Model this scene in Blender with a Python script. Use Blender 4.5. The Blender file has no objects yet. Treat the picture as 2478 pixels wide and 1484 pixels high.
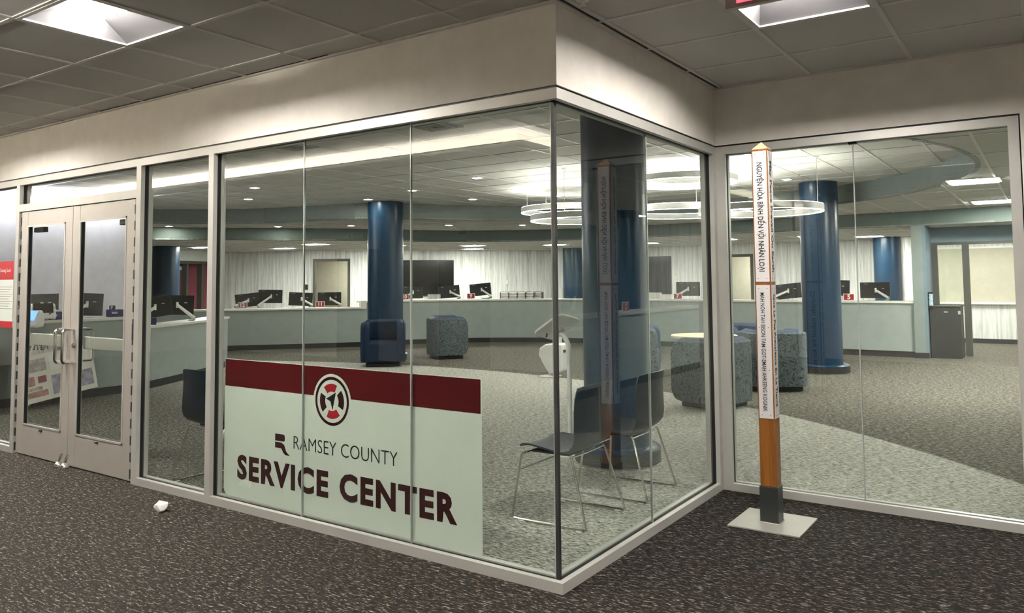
import bpy, bmesh, math, random
from mathutils import Vector, Matrix
random.seed(7)
S = bpy.context.scene
COL = S.collection
PI = math.pi

# ------------------------------------------------------------ camera
cam_d = bpy.data.cameras.new('camera')
cam = bpy.data.objects.new('camera', cam_d); COL.objects.link(cam); S.camera = cam
yaw, pitch, roll = 0.6030, 0.0605, -0.0088
fw = Vector((-math.sin(yaw)*math.cos(pitch), math.cos(yaw)*math.cos(pitch), math.sin(pitch)))
rt = Vector((math.cos(yaw), math.sin(yaw), 0)); up = rt.cross(fw)
r2 = rt*math.cos(roll) + up*math.sin(roll); u2 = -rt*math.sin(roll) + up*math.cos(roll)
m = Matrix((r2, u2, -fw)).transposed().to_4x4(); m.translation = Vector((1.9534, -3.2331, 1.4858))
cam.matrix_world = m
cam_d.sensor_width = 36; cam_d.sensor_fit = 'HORIZONTAL'
cam_d.lens = 1885.9/2478*36
cam_d.shift_x = 0; cam_d.shift_y = -(742-563.8)/2478
cam_d.clip_start = 0.05; cam_d.clip_end = 100

# ------------------------------------------------------------ world, exposure
w = bpy.data.worlds.new('world'); S.world = w; w.use_nodes = True
w.node_tree.nodes['Background'].inputs[0].default_value = (0.8, 0.85, 1, 1)
w.node_tree.nodes['Background'].inputs[1].default_value = 0.004
S.view_settings.view_transform = 'Standard'; S.view_settings.look = 'None'
S.view_settings.gamma = 1; S.view_settings.exposure = 1.45
S.cycles.max_bounces = 10; S.cycles.transparent_max_bounces = 16
S.cycles.diffuse_bounces = 5; S.cycles.glossy_bounces = 5
S.cycles.sample_clamp_indirect = 6
# lamp strengths
E_COR = 95      # corridor troffers
E_RING = 7.5
E_TROF = 80
E_DOWN = 150
E_COVE = 1300

# ------------------------------------------------------------ helpers
def nodes(name):
    mt = bpy.data.materials.new(name); mt.use_nodes = True
    nt = mt.node_tree; b = nt.nodes['Principled BSDF']
    return mt, nt, b
def coords(nt, scale, rot=(0,0,0)):
    tc = nt.nodes.new('ShaderNodeTexCoord'); mp = nt.nodes.new('ShaderNodeMapping')
    g = nt.nodes.new('ShaderNodeNewGeometry')
    nt.links.new(g.outputs['Position'], mp.inputs[0])
    mp.inputs['Scale'].default_value = scale; mp.inputs['Rotation'].default_value = rot
    return mp.outputs[0]
def noise(nt, vec, sc, det=3, rough=.6):
    n = nt.nodes.new('ShaderNodeTexNoise'); n.inputs['Scale'].default_value = sc
    n.inputs['Detail'].default_value = det; n.inputs['Roughness'].default_value = rough
    nt.links.new(vec, n.inputs['Vector']); return n.outputs['Fac']
def ramp(nt, fac, stops):
    r = nt.nodes.new('ShaderNodeValToRGB'); nt.links.new(fac, r.inputs[0])
    e = r.color_ramp.elements
    while len(e) < len(stops): e.new(.5)
    for k, (p, c) in enumerate(stops):
        e[k].position = p; e[k].color = (c[0], c[1], c[2], 1)
    return r.outputs[0]
def mix(nt, fac, a, b):
    x = nt.nodes.new('ShaderNodeMix'); x.data_type = 'RGBA'
    if isinstance(fac, float): x.inputs[0].default_value = fac
    else: nt.links.new(fac, x.inputs[0])
    for i, v in ((6, a), (7, b)):
        if isinstance(v, tuple): x.inputs[i].default_value = (*v, 1)
        else: nt.links.new(v, x.inputs[i])
    return x.outputs[2]
def bump(nt, b, fac, st, dist=.002):
    n = nt.nodes.new('ShaderNodeBump'); n.inputs['Strength'].default_value = st; n.inputs['Distance'].default_value = dist
    nt.links.new(fac, n.inputs['Height']); nt.links.new(n.outputs[0], b.inputs['Normal'])
def plain(name, col, rough=.5, metal=0, var=.06, sc=(6,6,6), spec=.5, bmp=0):
    mt, nt, b = nodes(name)
    v = coords(nt, sc); f = noise(nt, v, 1.0, 4)
    lo = tuple(max(0, c*(1-var)) for c in col); hi = tuple(min(1, c*(1+var)) for c in col)
    nt.links.new(ramp(nt, f, [(.3, lo), (.7, hi)]), b.inputs['Base Color'])
    b.inputs['Roughness'].default_value = rough; b.inputs['Metallic'].default_value = metal
    b.inputs['Specular IOR Level'].default_value = spec
    if bmp:
        f2 = noise(nt, coords(nt, (180,180,180)), 1.0, 2); bump(nt, b, f2, bmp, .001)
    return mt
def emis(name, col, st):
    mt, nt, b = nodes(name)
    b.inputs['Base Color'].default_value = (.8,.8,.8,1)
    b.inputs['Emission Color'].default_value = (*col, 1); b.inputs['Emission Strength'].default_value = st
    return mt

M = {}
M['wall'] = plain('painted_wall', (.74,.70,.635), .7, bmp=.15)
M['lilac'] = plain('pale_wall', (.62,.60,.64), .7)
M['alum'] = plain('satin_aluminium', (.50,.49,.455), .42, .35, .03)
M['alum_door'] = plain('satin_aluminium_door', (.43,.405,.365), .45, .35, .03)
M['black'] = plain('black_gasket', (.006,.006,.006), .6)
M['steel'] = plain('brushed_steel', (.62,.60,.55), .22, 1.0, .05)
M['satin'] = plain('satin_plate', (.42,.415,.37), .45, .5, .05)
M['chrome'] = plain('chrome', (.75,.74,.70), .12, 1.0, .03)
M['dkmetal'] = plain('dark_metal', (.030,.032,.031), .4, .3)
M['blackplastic'] = plain('black_plastic', (.012,.012,.012), .35)
M['screen'] = plain('dark_screen', (.008,.008,.007), .12)
M['reflector'] = plain('matt_reflector', (.055,.053,.055), .6)
M['ringbody'] = plain('ring_body_white', (.50,.50,.48), .5)
M['white'] = plain('white_plastic', (.80,.80,.77), .4)
M['paper'] = plain('white_paper', (.78,.77,.74), .7)
M['blue'] = plain('blue_paint', (.006,.028,.060), .30, var=.1, spec=.35)
M['bluepale'] = plain('slate_blue_paint', (.15,.215,.26), .5)
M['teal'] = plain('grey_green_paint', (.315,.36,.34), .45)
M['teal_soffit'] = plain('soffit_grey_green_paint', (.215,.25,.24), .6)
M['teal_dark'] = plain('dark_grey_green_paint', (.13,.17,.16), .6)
M['kick'] = plain('black_rubber_base', (.018,.019,.018), .5)
M['top'] = plain('cream_worktop', (.72,.71,.64), .35, var=.04)
M['doorframe'] = plain('dark_bronze_frame', (.06,.06,.05), .45)
M['beige'] = plain('beige_panel', (.50,.47,.38), .7)
M['yellowwall'] = plain('yellow_wall', (.75,.62,.33), .7)
M['maroonwall'] = plain('maroon_wall', (.22,.035,.06), .7)
M['birch'] = plain('birch_door', (.72,.50,.22), .45, var=.1, sc=(9,9,1))
M['navyshell'] = plain('navy_plastic_shell', (.004,.011,.022), .45)
M['navyfab'] = plain('navy_upholstery', (.006,.020,.052), .6, var=.12, sc=(30,30,30), spec=.3)
M['slatefab'] = plain('slate_upholstery', (.045,.066,.115), .6, var=.12, sc=(30,30,30), spec=.3)
M['maple'] = plain('pale_maple', (.80,.70,.48), .35)
M['maroon'] = plain('maroon_vinyl', (.085,.003,.006), .35)
M['red'] = plain('red_vinyl', (.33,.010,.02), .4)
M['darkred'] = plain('dark_maroon_ink', (.030,.002,.004), .4)
M['ink'] = plain('black_ink', (.010,.010,.012), .5)
M['decal'] = plain('white_vinyl', (.66,.70,.64), .5, var=.02)
M['plate'] = plain('white_text_plate', (.56,.53,.525), .35, var=.02)
M['navyink'] = plain('navy_ink', (.01,.015,.12), .5)
M['softpaper'] = plain('printed_board', (.74,.70,.64), .6)
M['rose'] = plain('rose_print', (.42,.23,.20), .6, var=.4, sc=(14,14,14))
M['greyprint'] = plain('grey_print', (.42,.38,.38), .6, var=.5, sc=(18,18,18))
M['purpleprint'] = plain('purple_print', (.36,.33,.42), .6, var=.4, sc=(14,14,14))
M['greyred'] = plain('dusty_red_print', (.26,.09,.10), .6)
M['clear'] = plain('frosted_plastic', (.78,.78,.76), .3)
M['grille'] = plain('grey_grille', (.30,.30,.28), .5)
M['face_hi'] = plain('pale_paint', (.66,.70,.66), .6)

def wood():
    mt, nt, b = nodes('orange_stained_wood')
    f = noise(nt, coords(nt, (60,60,3)), 1.0, 5)
    nt.links.new(ramp(nt, f, [(.25,(.13,.038,.004)),(.6,(.24,.085,.010)),(.8,(.30,.115,.016))]), b.inputs['Base Color'])
    b.inputs['Roughness'].default_value = .4
    return mt
M['wood'] = wood()
M['woodtip'] = plain('pale_wood_tip', (.55,.40,.24), .5)

def tile():
    mt, nt, b = nodes('ceiling_tile')
    f = noise(nt, coords(nt, (260,260,260)), 1.0, 3); g = noise(nt, coords(nt, (1.6,1.6,1)), 1.0, 2)
    c = mix(nt, .5, ramp(nt, f, [(.3,(.50,.49,.46)),(.7,(.60,.59,.56))]), ramp(nt, g, [(.3,(.52,.51,.48)),(.7,(.58,.57,.54))]))
    nt.links.new(c, b.inputs['Base Color']); b.inputs['Roughness'].default_value = .9
    bump(nt, b, f, .2)
    return mt
M['tile'] = tile()
M['tbar'] = plain('white_t_bar', (.60,.585,.55), .4)

def stripes():
    mt, nt, b = nodes('streaked_wallcovering')
    # streaks run vertically, fine across the wall
    f = noise(nt, coords(nt, (17,17,.55)), 1.0, 5, .75)
    g = noise(nt, coords(nt, (60,60,1.6)), 1.0, 3, .7)
    a = ramp(nt, f, [(.30,(.34,.345,.34)),(.45,(.62,.625,.61)),(.62,(.84,.845,.82))])
    c = ramp(nt, g, [(.3,(.5,.5,.5)),(.55,(1,1,1))])
    x = nt.nodes.new('ShaderNodeMix'); x.data_type = 'RGBA'; x.blend_type = 'MULTIPLY'; x.inputs[0].default_value = .45
    nt.links.new(a, x.inputs[6]); nt.links.new(c, x.inputs[7])
    nt.links.new(x.outputs[2], b.inputs['Base Color']); b.inputs['Roughness'].default_value = .6
    return mt
M['stripes'] = stripes()

def carpet():
    mt, nt, b = nodes('flecked_carpet')
    geo = nt.nodes.new('ShaderNodeNewGeometry')
    wob = nt.nodes.new('ShaderNodeTexNoise'); wob.inputs['Scale'].default_value = 9; nt.links.new(geo.outputs['Position'], wob.inputs['Vector'])
    va = nt.nodes.new('ShaderNodeVectorMath'); va.operation = 'MULTIPLY_ADD'; va.inputs[1].default_value = (.035,.035,0)
    nt.links.new(wob.outputs['Color'], va.inputs[0]); nt.links.new(geo.outputs['Position'], va.inputs[2])
    def mp(scale, rot):
        q = nt.nodes.new('ShaderNodeMapping'); nt.links.new(va.outputs[0], q.inputs[0])
        q.inputs['Scale'].default_value = scale; q.inputs['Rotation'].default_value = (0,0,rot); return q.outputs[0]
    f1 = noise(nt, mp((16,62,1), -.12), 1.0, 4, .7)
    f2 = noise(nt, mp((34,110,1), .25), 1.0, 3, .7)
    big = noise(nt, mp((1.5,2.2,1), 0), 1.0, 2, .5)
    mx = nt.nodes.new('ShaderNodeMath'); mx.operation = 'MULTIPLY_ADD'; mx.inputs[1].default_value = .55
    nt.links.new(f2, mx.inputs[0]); 
    h = nt.nodes.new('ShaderNodeMath'); h.operation = 'MULTIPLY'; h.inputs[1].default_value = .45; nt.links.new(f1, h.inputs[0])
    nt.links.new(h.outputs[0], mx.inputs[2]); fac = mx.outputs[0]
    dark = ramp(nt, fac, [(.43,(.003,.0028,.0023)),(.505,(.0095,.0083,.007)),(.55,(.034,.030,.026)),(.63,(.26,.235,.205))])
    inter = ramp(nt, fac, [(.42,(.020,.018,.014)),(.49,(.075,.069,.055)),(.55,(.18,.17,.142)),(.63,(.46,.44,.38))])
    light = ramp(nt, fac, [(.41,(.09,.09,.075)),(.47,(.28,.275,.24)),(.52,(.44,.43,.39)),(.60,(.66,.65,.60))])
    # warm stain drift over the dark carpet
    tint = ramp(nt, big, [(.35,(1.0,.86,.78)),(.6,(1,.97,.88))])
    x = nt.nodes.new('ShaderNodeMix'); x.data_type = 'RGBA'; x.blend_type = 'MULTIPLY'; x.inputs[0].default_value = .7
    nt.links.new(dark, x.inputs[6]); nt.links.new(tint, x.inputs[7]); dark = x.outputs[2]
    # the ring of light carpet in the lounge
    sub = nt.nodes.new('ShaderNodeVectorMath'); sub.operation = 'DISTANCE'; sub.inputs[1].default_value = (-6.26,-3.18,0)
    nt.links.new(geo.outputs['Position'], sub.inputs[0])
    def mr(val, a, c):
        q = nt.nodes.new('ShaderNodeMapRange'); q.inputs[1].default_value = a; q.inputs[2].default_value = c
        nt.links.new(val, q.inputs[0]); return q.outputs[0]
    def mul(a, c):
        q = nt.nodes.new('ShaderNodeMath'); q.operation = 'MULTIPLY'; nt.links.new(a, q.inputs[0]); nt.links.new(c, q.inputs[1]); return q.outputs[0]
    d = sub.outputs['Value']
    ring = mul(mr(d, 5.4, 7.6), mr(d, 10.42, 10.38))
    sep = nt.nodes.new('ShaderNodeSeparateXYZ'); nt.links.new(geo.outputs['Position'], sep.inputs[0])
    yA = mr(sep.outputs[1], .05, .052); yC = mr(sep.outputs[1], 2.22, 2.222); xA = mr(sep.outputs[0], -.05, -.052)
    m1 = mul(yA, xA)
    mm = nt.nodes.new('ShaderNodeMath'); mm.operation = 'MAXIMUM'; nt.links.new(m1, mm.inputs[0]); nt.links.new(yC, mm.inputs[1])
    inside = mm.outputs[0]
    base = mix(nt, ring, inter, light)
    nt.links.new(mix(nt, inside, dark, base), b.inputs['Base Color'])
    b.inputs['Roughness'].default_value = .95; b.inputs['Specular IOR Level'].default_value = .15
    bump(nt, b, fac, .6, .006)
    return mt
M['carpet'] = carpet()

def squiggle():
    mt, nt, b = nodes('patterned_upholstery')
    v = coords(nt, (6.5,6.5,5))
    n = nt.nodes.new('ShaderNodeTexNoise'); n.inputs['Scale'].default_value = 1.2; n.inputs['Detail'].default_value = 3; n.inputs['Distortion'].default_value = 1.2; nt.links.new(v, n.inputs[0])
    s = nt.nodes.new('ShaderNodeMath'); s.operation = 'MULTIPLY'; s.inputs[1].default_value = 11; nt.links.new(n.outputs['Fac'], s.inputs[0])
    f = nt.nodes.new('ShaderNodeMath'); f.operation = 'FRACT'; nt.links.new(s.outputs[0], f.inputs[0])
    c = ramp(nt, f.outputs[0], [(0,(.020,.027,.032)),(.16,(.035,.046,.053)),(.32,(.115,.14,.15)),(.9,(.14,.165,.175)),(1,(.05,.06,.07))])
    nt.links.new(c, b.inputs['Base Color']); b.inputs['Roughness'].default_value = .85; b.inputs['Specular IOR Level'].default_value = .2
    return mt
M['pattern'] = squiggle()

def glass(name, tint, ior):
    mt = bpy.data.materials.new(name); mt.use_nodes = True; nt = mt.node_tree; nt.nodes.clear()
    o = nt.nodes.new('ShaderNodeOutputMaterial'); mx = nt.nodes.new('ShaderNodeMixShader')
    tr = nt.nodes.new('ShaderNodeBsdfTransparent'); gl = nt.nodes.new('ShaderNodeBsdfGlossy')
    gl.inputs['Roughness'].default_value = 0.0; gl.inputs['Color'].default_value = (1,1,1,1)
    g = nt.nodes.new('ShaderNodeNewGeometry'); fr = nt.nodes.new('ShaderNodeFresnel'); fr.inputs[0].default_value = ior
    inv = nt.nodes.new('ShaderNodeMath'); inv.operation = 'SUBTRACT'; inv.inputs[0].default_value = 1
    mu = nt.nodes.new('ShaderNodeMath'); mu.operation = 'MULTIPLY'
    nt.links.new(g.outputs['Backfacing'], inv.inputs[1]); nt.links.new(fr.outputs[0], mu.inputs[0]); nt.links.new(inv.outputs[0], mu.inputs[1])
    tm = nt.nodes.new('ShaderNodeMix'); tm.data_type = 'RGBA'; tm.inputs[6].default_value = (*tint,1); tm.inputs[7].default_value = (1,1,1,1)
    nt.links.new(g.outputs['Backfacing'], tm.inputs[0]); nt.links.new(tm.outputs[2], tr.inputs[0])
    nt.links.new(mu.outputs[0], mx.inputs[0]); nt.links.new(tr.outputs[0], mx.inputs[1]); nt.links.new(gl.outputs[0], mx.inputs[2])
    nt.links.new(mx.outputs[0], o.inputs[0])
    return mt
M['glass'] = glass('window_glass', (.90,.95,.91), 1.75)
M['edge'] = plain('polished_glass_edge', (.42,.44,.42), .15, .2)
M['l_cor'] = emis('corridor_lamp', (1.0,.95,.90), E_COR)
M['l_ring'] = emis('ring_lamp', (1.0,.97,.92), E_RING)
M['l_ringup'] = emis('ring_uplight', (1.0,.97,.90), E_RING*3.0)
M['l_trof'] = emis('office_lamp', (1.0,.98,.90), E_TROF)
M['l_down'] = emis('downlight_lamp', (1.0,.96,.86), E_DOWN)
M['l_cove'] = emis('cove_lamp', (1.0,.94,.84), E_COVE)
M['l_wash'] = emis('wall_wash_lamp', (.96,.95,1.0), E_TROF*.42)
M['l_exit'] = emis('exit_letter', (1.0,.02,.04), 1.4)
M['l_blue'] = emis('blue_screen', (.02,.22,.9), .9)
M['exitpanel'] = plain('smoked_exit_panel', (.22,.17,.17), .25)
M['pictile'] = plain('screen_picture', (.35,.48,.6), .3, var=.8, sc=(40,40,40))

class MB:
    def __init__(s): s.v = []; s.f = []
    def add(s, vs, fs):
        o = len(s.v); s.v += [tuple(v) for v in vs]; s.f += [tuple(i+o for i in f) for f in fs]; return s
    def box(s, x0, y0, z0, x1, y1, z1):
        x0,x1 = sorted((x0,x1)); y0,y1 = sorted((y0,y1)); z0,z1 = sorted((z0,z1))
        vs = [(x,y,z) for z in (z0,z1) for y in (y0,y1) for x in (x0,x1)]
        return s.add(vs, [(0,2,3,1),(4,5,7,6),(0,1,5,4),(2,6,7,3),(0,4,6,2),(1,3,7,5)])
    def obox(s, c, size, mat):
        hx,hy,hz = (q/2 for q in size); c = Vector(c)
        vs = [c + mat @ Vector((x*hx,y*hy,z*hz)) for z in (-1,1) for y in (-1,1) for x in (-1,1)]
        return s.add(vs, [(0,2,3,1),(4,5,7,6),(0,1,5,4),(2,6,7,3),(0,4,6,2),(1,3,7,5)])
    def slab(s, A, B, z0, z1, t0, t1):
        d = Vector((B[0]-A[0], B[1]-A[1], 0)).normalized(); n = Vector((-d.y, d.x, 0))
        P = [Vector((A[0],A[1],0))+n*t0, Vector((B[0],B[1],0))+n*t0, Vector((B[0],B[1],0))+n*t1, Vector((A[0],A[1],0))+n*t1]
        return s.prism([(p.x,p.y) for p in P], z0, z1)
    def prism(s, poly, z0, z1):
        n = len(poly)
        ar = sum(poly[i][0]*poly[(i+1)%n][1]-poly[(i+1)%n][0]*poly[i][1] for i in range(n))
        if ar < 0: poly = poly[::-1]
        vs = [(x,y,z0) for x,y in poly] + [(x,y,z1) for x,y in poly]
        fs = [tuple(range(n-1,-1,-1)), tuple(range(n,2*n))] + [(i,(i+1)%n,(i+1)%n+n,i+n) for i in range(n)]
        return s.add(vs, fs)
    def extrude(s, poly3, d):
        n = len(poly3); d = Vector(d); a = [Vector(p) for p in poly3]
        return s.add(a+[p+d for p in a], [tuple(range(n-1,-1,-1)), tuple(range(n,2*n))] + [(i,(i+1)%n,(i+1)%n+n,i+n) for i in range(n)])
    def lathe(s, c, prof, n=32):
        vs = []; fs = []; k = len(prof)
        for i in range(n):
            a = 2*PI*i/n
            for r, z in prof: vs.append((c[0]+r*math.cos(a), c[1]+r*math.sin(a), c[2]+z))
        for i in range(n):
            j = (i+1) % n
            for q in range(k-1): fs.append((i*k+q, j*k+q, j*k+q+1, i*k+q+1))
        if prof[0][0] > 1e-6: fs.append(tuple(i*k for i in range(n-1,-1,-1)))
        if prof[-1][0] > 1e-6: fs.append(tuple(i*k+k-1 for i in range(n)))
        return s.add(vs, fs)
    def ring(s, c, r0, r1, z0, z1, n=72, upto=1.0):
        vs = []; fs = []
        for i in range(n):
            a = 2*PI*i/n; ca, sa = math.cos(a), math.sin(a)
            vs += [(c[0]+r*ca, c[1]+r*sa, z) for r, z in ((r0,z0),(r1,z0),(r1,z1),(r0,z1))]
        for i in range(n):
            j = (i+1) % n
            for q in range(4): fs.append((i*4+q, j*4+q, j*4+(q+1)%4, i*4+(q+1)%4))
        return s.add(vs, fs)
    def tube(s, path, r, n=10, closed=False):
        P = [Vector(p) for p in path]; L = len(P); vs = []; fs = []; prev = None
        for i in range(L):
            a = P[i-1] if (i > 0 or closed) else P[i]; b = P[(i+1) % L] if (i < L-1 or closed) else P[i]
            t = (b-a).normalized()
            if prev is None:
                x = t.orthogonal().normalized()
            else:
                x = (prev - t*prev.dot(t)); x = x.normalized() if x.length > 1e-6 else t.orthogonal().normalized()
            prev = x; y = t.cross(x); rr = r[i] if isinstance(r, (list,tuple)) else r
            for k in range(n):
                an = 2*PI*k/n; vs.append(P[i] + (x*math.cos(an)+y*math.sin(an))*rr)
        for i in range(L if closed else L-1):
            j = (i+1) % L
            for k in range(n): fs.append((i*n+k, i*n+(k+1)%n, j*n+(k+1)%n, j*n+k))
        if not closed: fs += [tuple(range(n-1,-1,-1)), tuple((L-1)*n+k for k in range(n))]
        return s.add(vs, fs)
    def build(s, name, mat, parent=None, smooth=False, bevel=0, seg=2, world=False, loc=None, subd=0):
        me = bpy.data.meshes.new(name)
        off = Vector((0,0,0))
        if world and parent is not None: off = ORIG[root(parent)]
        if loc is not None: off = Vector(loc)
        me.from_pydata([tuple(Vector(v)-off) for v in s.v], [], s.f)
        bm = bmesh.new(); bm.from_mesh(me)
        bmesh.ops.recalc_face_normals(bm, faces=bm.faces[:]); bm.to_mesh(me); bm.free()
        me.materials.append(M[mat] if isinstance(mat, str) else mat)
        o = bpy.data.objects.new(name, me); COL.objects.link(o)
        if parent is not None: o.parent = parent
        elif loc is not None: o.location = loc; ORIG[o] = Vector(loc)
        else: ORIG[o] = Vector((0,0,0))
        if smooth:
            for p in me.polygons: p.use_smooth = True
        if bevel:
            b = o.modifiers.new('bevel', 'BEVEL'); b.width = bevel; b.segments = seg; b.limit_method = 'ANGLE'; b.angle_limit = math.radians(40)
        if subd:
            q = o.modifiers.new('sub', 'SUBSURF'); q.levels = subd; q.render_levels = subd
        if smooth and not subd:
            try: me.set_sharp_from_angle(angle=math.radians(38))
            except Exception: pass
        return o
ORIG = {}
def root(o):
    while o.parent is not None: o = o.parent
    return o
def tag(o, label, cat, group=None, kind=None):
    o['label'] = label; o['category'] = cat
    if group: o['group'] = group
    if kind: o['kind'] = kind
    return o
def thing(name, label, cat, loc=(0,0,0), rz=0, group=None):
    o = bpy.data.objects.new(name, None); COL.objects.link(o); o.location = loc; o.rotation_euler = (0,0,rz)
    o.empty_display_size = .1
    ORIG[o] = Vector(loc); return tag(o, label, cat, group)
def struct(name, label=None, cat=None):
    o = bpy.data.objects.new(name, None); COL.objects.link(o); ORIG[o] = Vector((0,0,0)); o['kind'] = 'structure'
    if label: o['label'] = label
    if cat: o['category'] = cat
    return o
def st(o, label=None, cat='wall'):
    o['kind'] = 'structure'
    if label: o['label'] = label; o['category'] = cat
    return o
def copy_tree(o, parent=None, loc=None, rz=None):
    c = o.copy(); COL.objects.link(c); c.parent = parent
    if parent is None: ORIG[c] = Vector(loc) if loc is not None else ORIG.get(o, Vector())
    if loc is not None: c.location = loc
    if rz is not None: c.rotation_euler = (0,0,rz)
    for ch in list(o.children): copy_tree(ch, c)
    return c

def text(name, s, mat, parent, org, xd, yd, size, width=None, weight=0, space=1.0, depth=.0008, align='LEFT', world=True, height=None):
    cu = bpy.data.curves.new('t', 'FONT'); cu.body = s; cu.size = size; cu.offset = weight; cu.extrude = 0; cu.align_x = align; cu.space_character = space
    cu.resolution_u = 3
    to = bpy.data.objects.new('t', cu); COL.objects.link(to)
    dg = bpy.context.evaluated_depsgraph_get(); dg.update()
    me = bpy.data.meshes.new_from_object(to.evaluated_get(dg)); bpy.data.objects.remove(to); bpy.data.curves.remove(cu)
    xs = [v.co.x for v in me.vertices]; ys = [v.co.y for v in me.vertices]
    x0, x1, y0, y1 = min(xs), max(xs), min(ys), max(ys)
    sx = (width/(x1-x0)) if width else 1; sy = (height/(y1-y0)) if height else 1
    X = Vector(xd).normalized(); Y = Vector(yd).normalized(); Z = X.cross(Y); O = Vector(org)
    if align == 'CENTER': ox = (x0+x1)/2
    else: ox = x0
    oy = y0 if height else 0
    off = ORIG[root(parent)] if (world and parent is not None) else Vector((0,0,0))
    bm = bmesh.new(); bm.from_mesh(me)
    for v in bm.verts:
        q = v.co.copy(); v.co = O + X*(q.x-ox)*sx + Y*(q.y-oy)*sy - off
    r = bmesh.ops.extrude_face_region(bm, geom=bm.faces[:])
    for g in r['geom']:
        if isinstance(g, bmesh.types.BMVert): g.co += Z*depth
    bmesh.ops.recalc_face_normals(bm, faces=bm.faces[:])
    bm.to_mesh(me); bm.free(); me.materials.clear(); me.materials.append(M[mat])
    me.name = name
    for p in me.polygons: p.use_smooth = False
    o = bpy.data.objects.new(name, me); COL.objects.link(o)
    if parent is not None: o.parent = parent
    return o

def offset_path(pts, t):
    P = [Vector((p[0],p[1])) for p in pts]; out = []
    for i in range(len(P)):
        a = P[max(i-1,0)]; b = P[min(i+1,len(P)-1)]
        d1 = (P[i]-a); d2 = (b-P[i])
        d = ((d1.normalized() if d1.length else Vector((0,0)))+(d2.normalized() if d2.length else Vector((0,0)))).normalized()
        n = Vector((-d.y, d.x)); out.append((P[i].x+n.x*t, P[i].y+n.y*t))
    return out
def smooth_path(pts, k=6):
    out = []; P = [Vector(p) for p in pts]; n = len(P)
    for i in range(n-1):
        p0 = P[max(i-1,0)]; p1 = P[i]; p2 = P[i+1]; p3 = P[min(i+2,n-1)]
        for j in range(k):
            t = j/k
            q = .5*((2*p1)+(-p0+p2)*t+(2*p0-5*p1+4*p2-p3)*t*t+(-p0+3*p1-3*p2+p3)*t**3); out.append(tuple(q))
    out.append(tuple(P[-1])); return out
def band(mb, pts, z0, z1, t0, t1):
    A = offset_path(pts, t0); B = offset_path(pts, t1)
    return mb.prism(A + B[::-1], z0, z1)
def wallstrip(mb, pts, z0, z1, t=.12):
    A = pts; B = offset_path(pts, t)
    n = len(A)
    for i in range(n-1):
        mb.add([(A[i][0],A[i][1],z0),(A[i+1][0],A[i+1][1],z0),(A[i+1][0],A[i+1][1],z1),(A[i][0],A[i][1],z1),
                (B[i][0],B[i][1],z0),(B[i+1][0],B[i+1][1],z0),(B[i+1][0],B[i+1][1],z1),(B[i][0],B[i][1],z1)],
               [(0,1,2,3),(4,7,6,5),(0,4,5,1),(3,2,6,7)] + ([(0,3,7,4)] if i == 0 else []) + ([(1,5,6,2)] if i == n-2 else []))
    return mb
def resample(pts, n):
    P = [Vector(p) for p in pts]; L = [0]
    for i in range(1,len(P)): L.append(L[-1]+(P[i]-P[i-1]).length)
    out = []; j = 0
    for k in range(n+1):
        t = L[-1]*k/n
        while j < len(P)-2 and L[j+1] < t: j += 1
        u = (t-L[j])/max(L[j+1]-L[j],1e-9); q = P[j].lerp(P[j+1], min(max(u,0),1)); out.append((q.x,q.y))
    return out
def inpoly(x, y, poly):
    c = False; n = len(poly); j = n-1
    for i in range(n):
        xi, yi = poly[i]; xj, yj = poly[j]
        if (yi > y) != (yj > y) and x < (xj-xi)*(y-yi)/(yj-yi)+xi: c = not c
        j = i
    return c

LB = 2.207       # length of the short return wall
ZC = 2.862       # corridor ceiling
ZH, ZM, ZL = 2.99, 2.69, 2.42     # lounge ceilings: high, middle, low over the counter
ZF = 2.43        # top of the window frames

# ============================================================ floor
st(MB().box(-22,-7.5,-.1, 6.5,20.5,0).build('floor','carpet'), 'flecked loop carpet, dark outside the glass, with a pale curved band inside', 'floor')

# ============================================================ corridor shell
def wallbox(name, *b, mat='wall', label=None): return st(MB().box(*b).build(name, mat), label)
wallbox('wall_front', -14,0.0,ZF+.012, 0,.14,3.1, label='cream painted bulkhead over the long glass wall')
wallbox('wall_return', -.14,.14,ZF+.012, 0,LB,3.1, label='cream painted bulkhead over the short return glass')
wallbox('wall_right', 0,LB,ZF+.012, 1.845,LB+.14,3.1, label='cream painted bulkhead over the right window')
wallbox('wall_right', 1.845,LB,0, 6.5,LB+.14,3.1, label='cream painted wall at the right edge')
wallbox('wall_far_left', -14,.0,0, -8.2,.14,ZF+.012)
wallbox('wall_corridor_left', -14.1,-7.5,0, -14,.14,3.1)
wallbox('wall_corridor_right', 6.4,-7.5,0, 6.5,LB,3.1)
wallbox('wall_corridor_back', -14,-7.5,0, 6.5,-7.4,3.1)
# dark elevator doors on the corridor's back wall seen only in reflections
for k in range(3):
    st(MB().box(-9.6+k*2.6,-7.395,0,-8.5+k*2.6,-7.37,2.1).build('door_%d' % (k+20), 'dkmetal'), None)
# black reveal line between wall and frame
rv = MB(); rv.box(-8.2,.012,ZF, -.012,.1,ZF+.012); rv.box(-.1,.1,ZF, -.012,LB+.02,ZF+.012); rv.box(-.012,LB+.012,ZF, 1.84,LB+.1,ZF+.012)
rv.box(1.838,LB+.01,0, 1.85,LB+.1,ZF+.012)
st(rv.build('trim_1','black'), 'black shadow gap above the window frames', 'trim')

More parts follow.
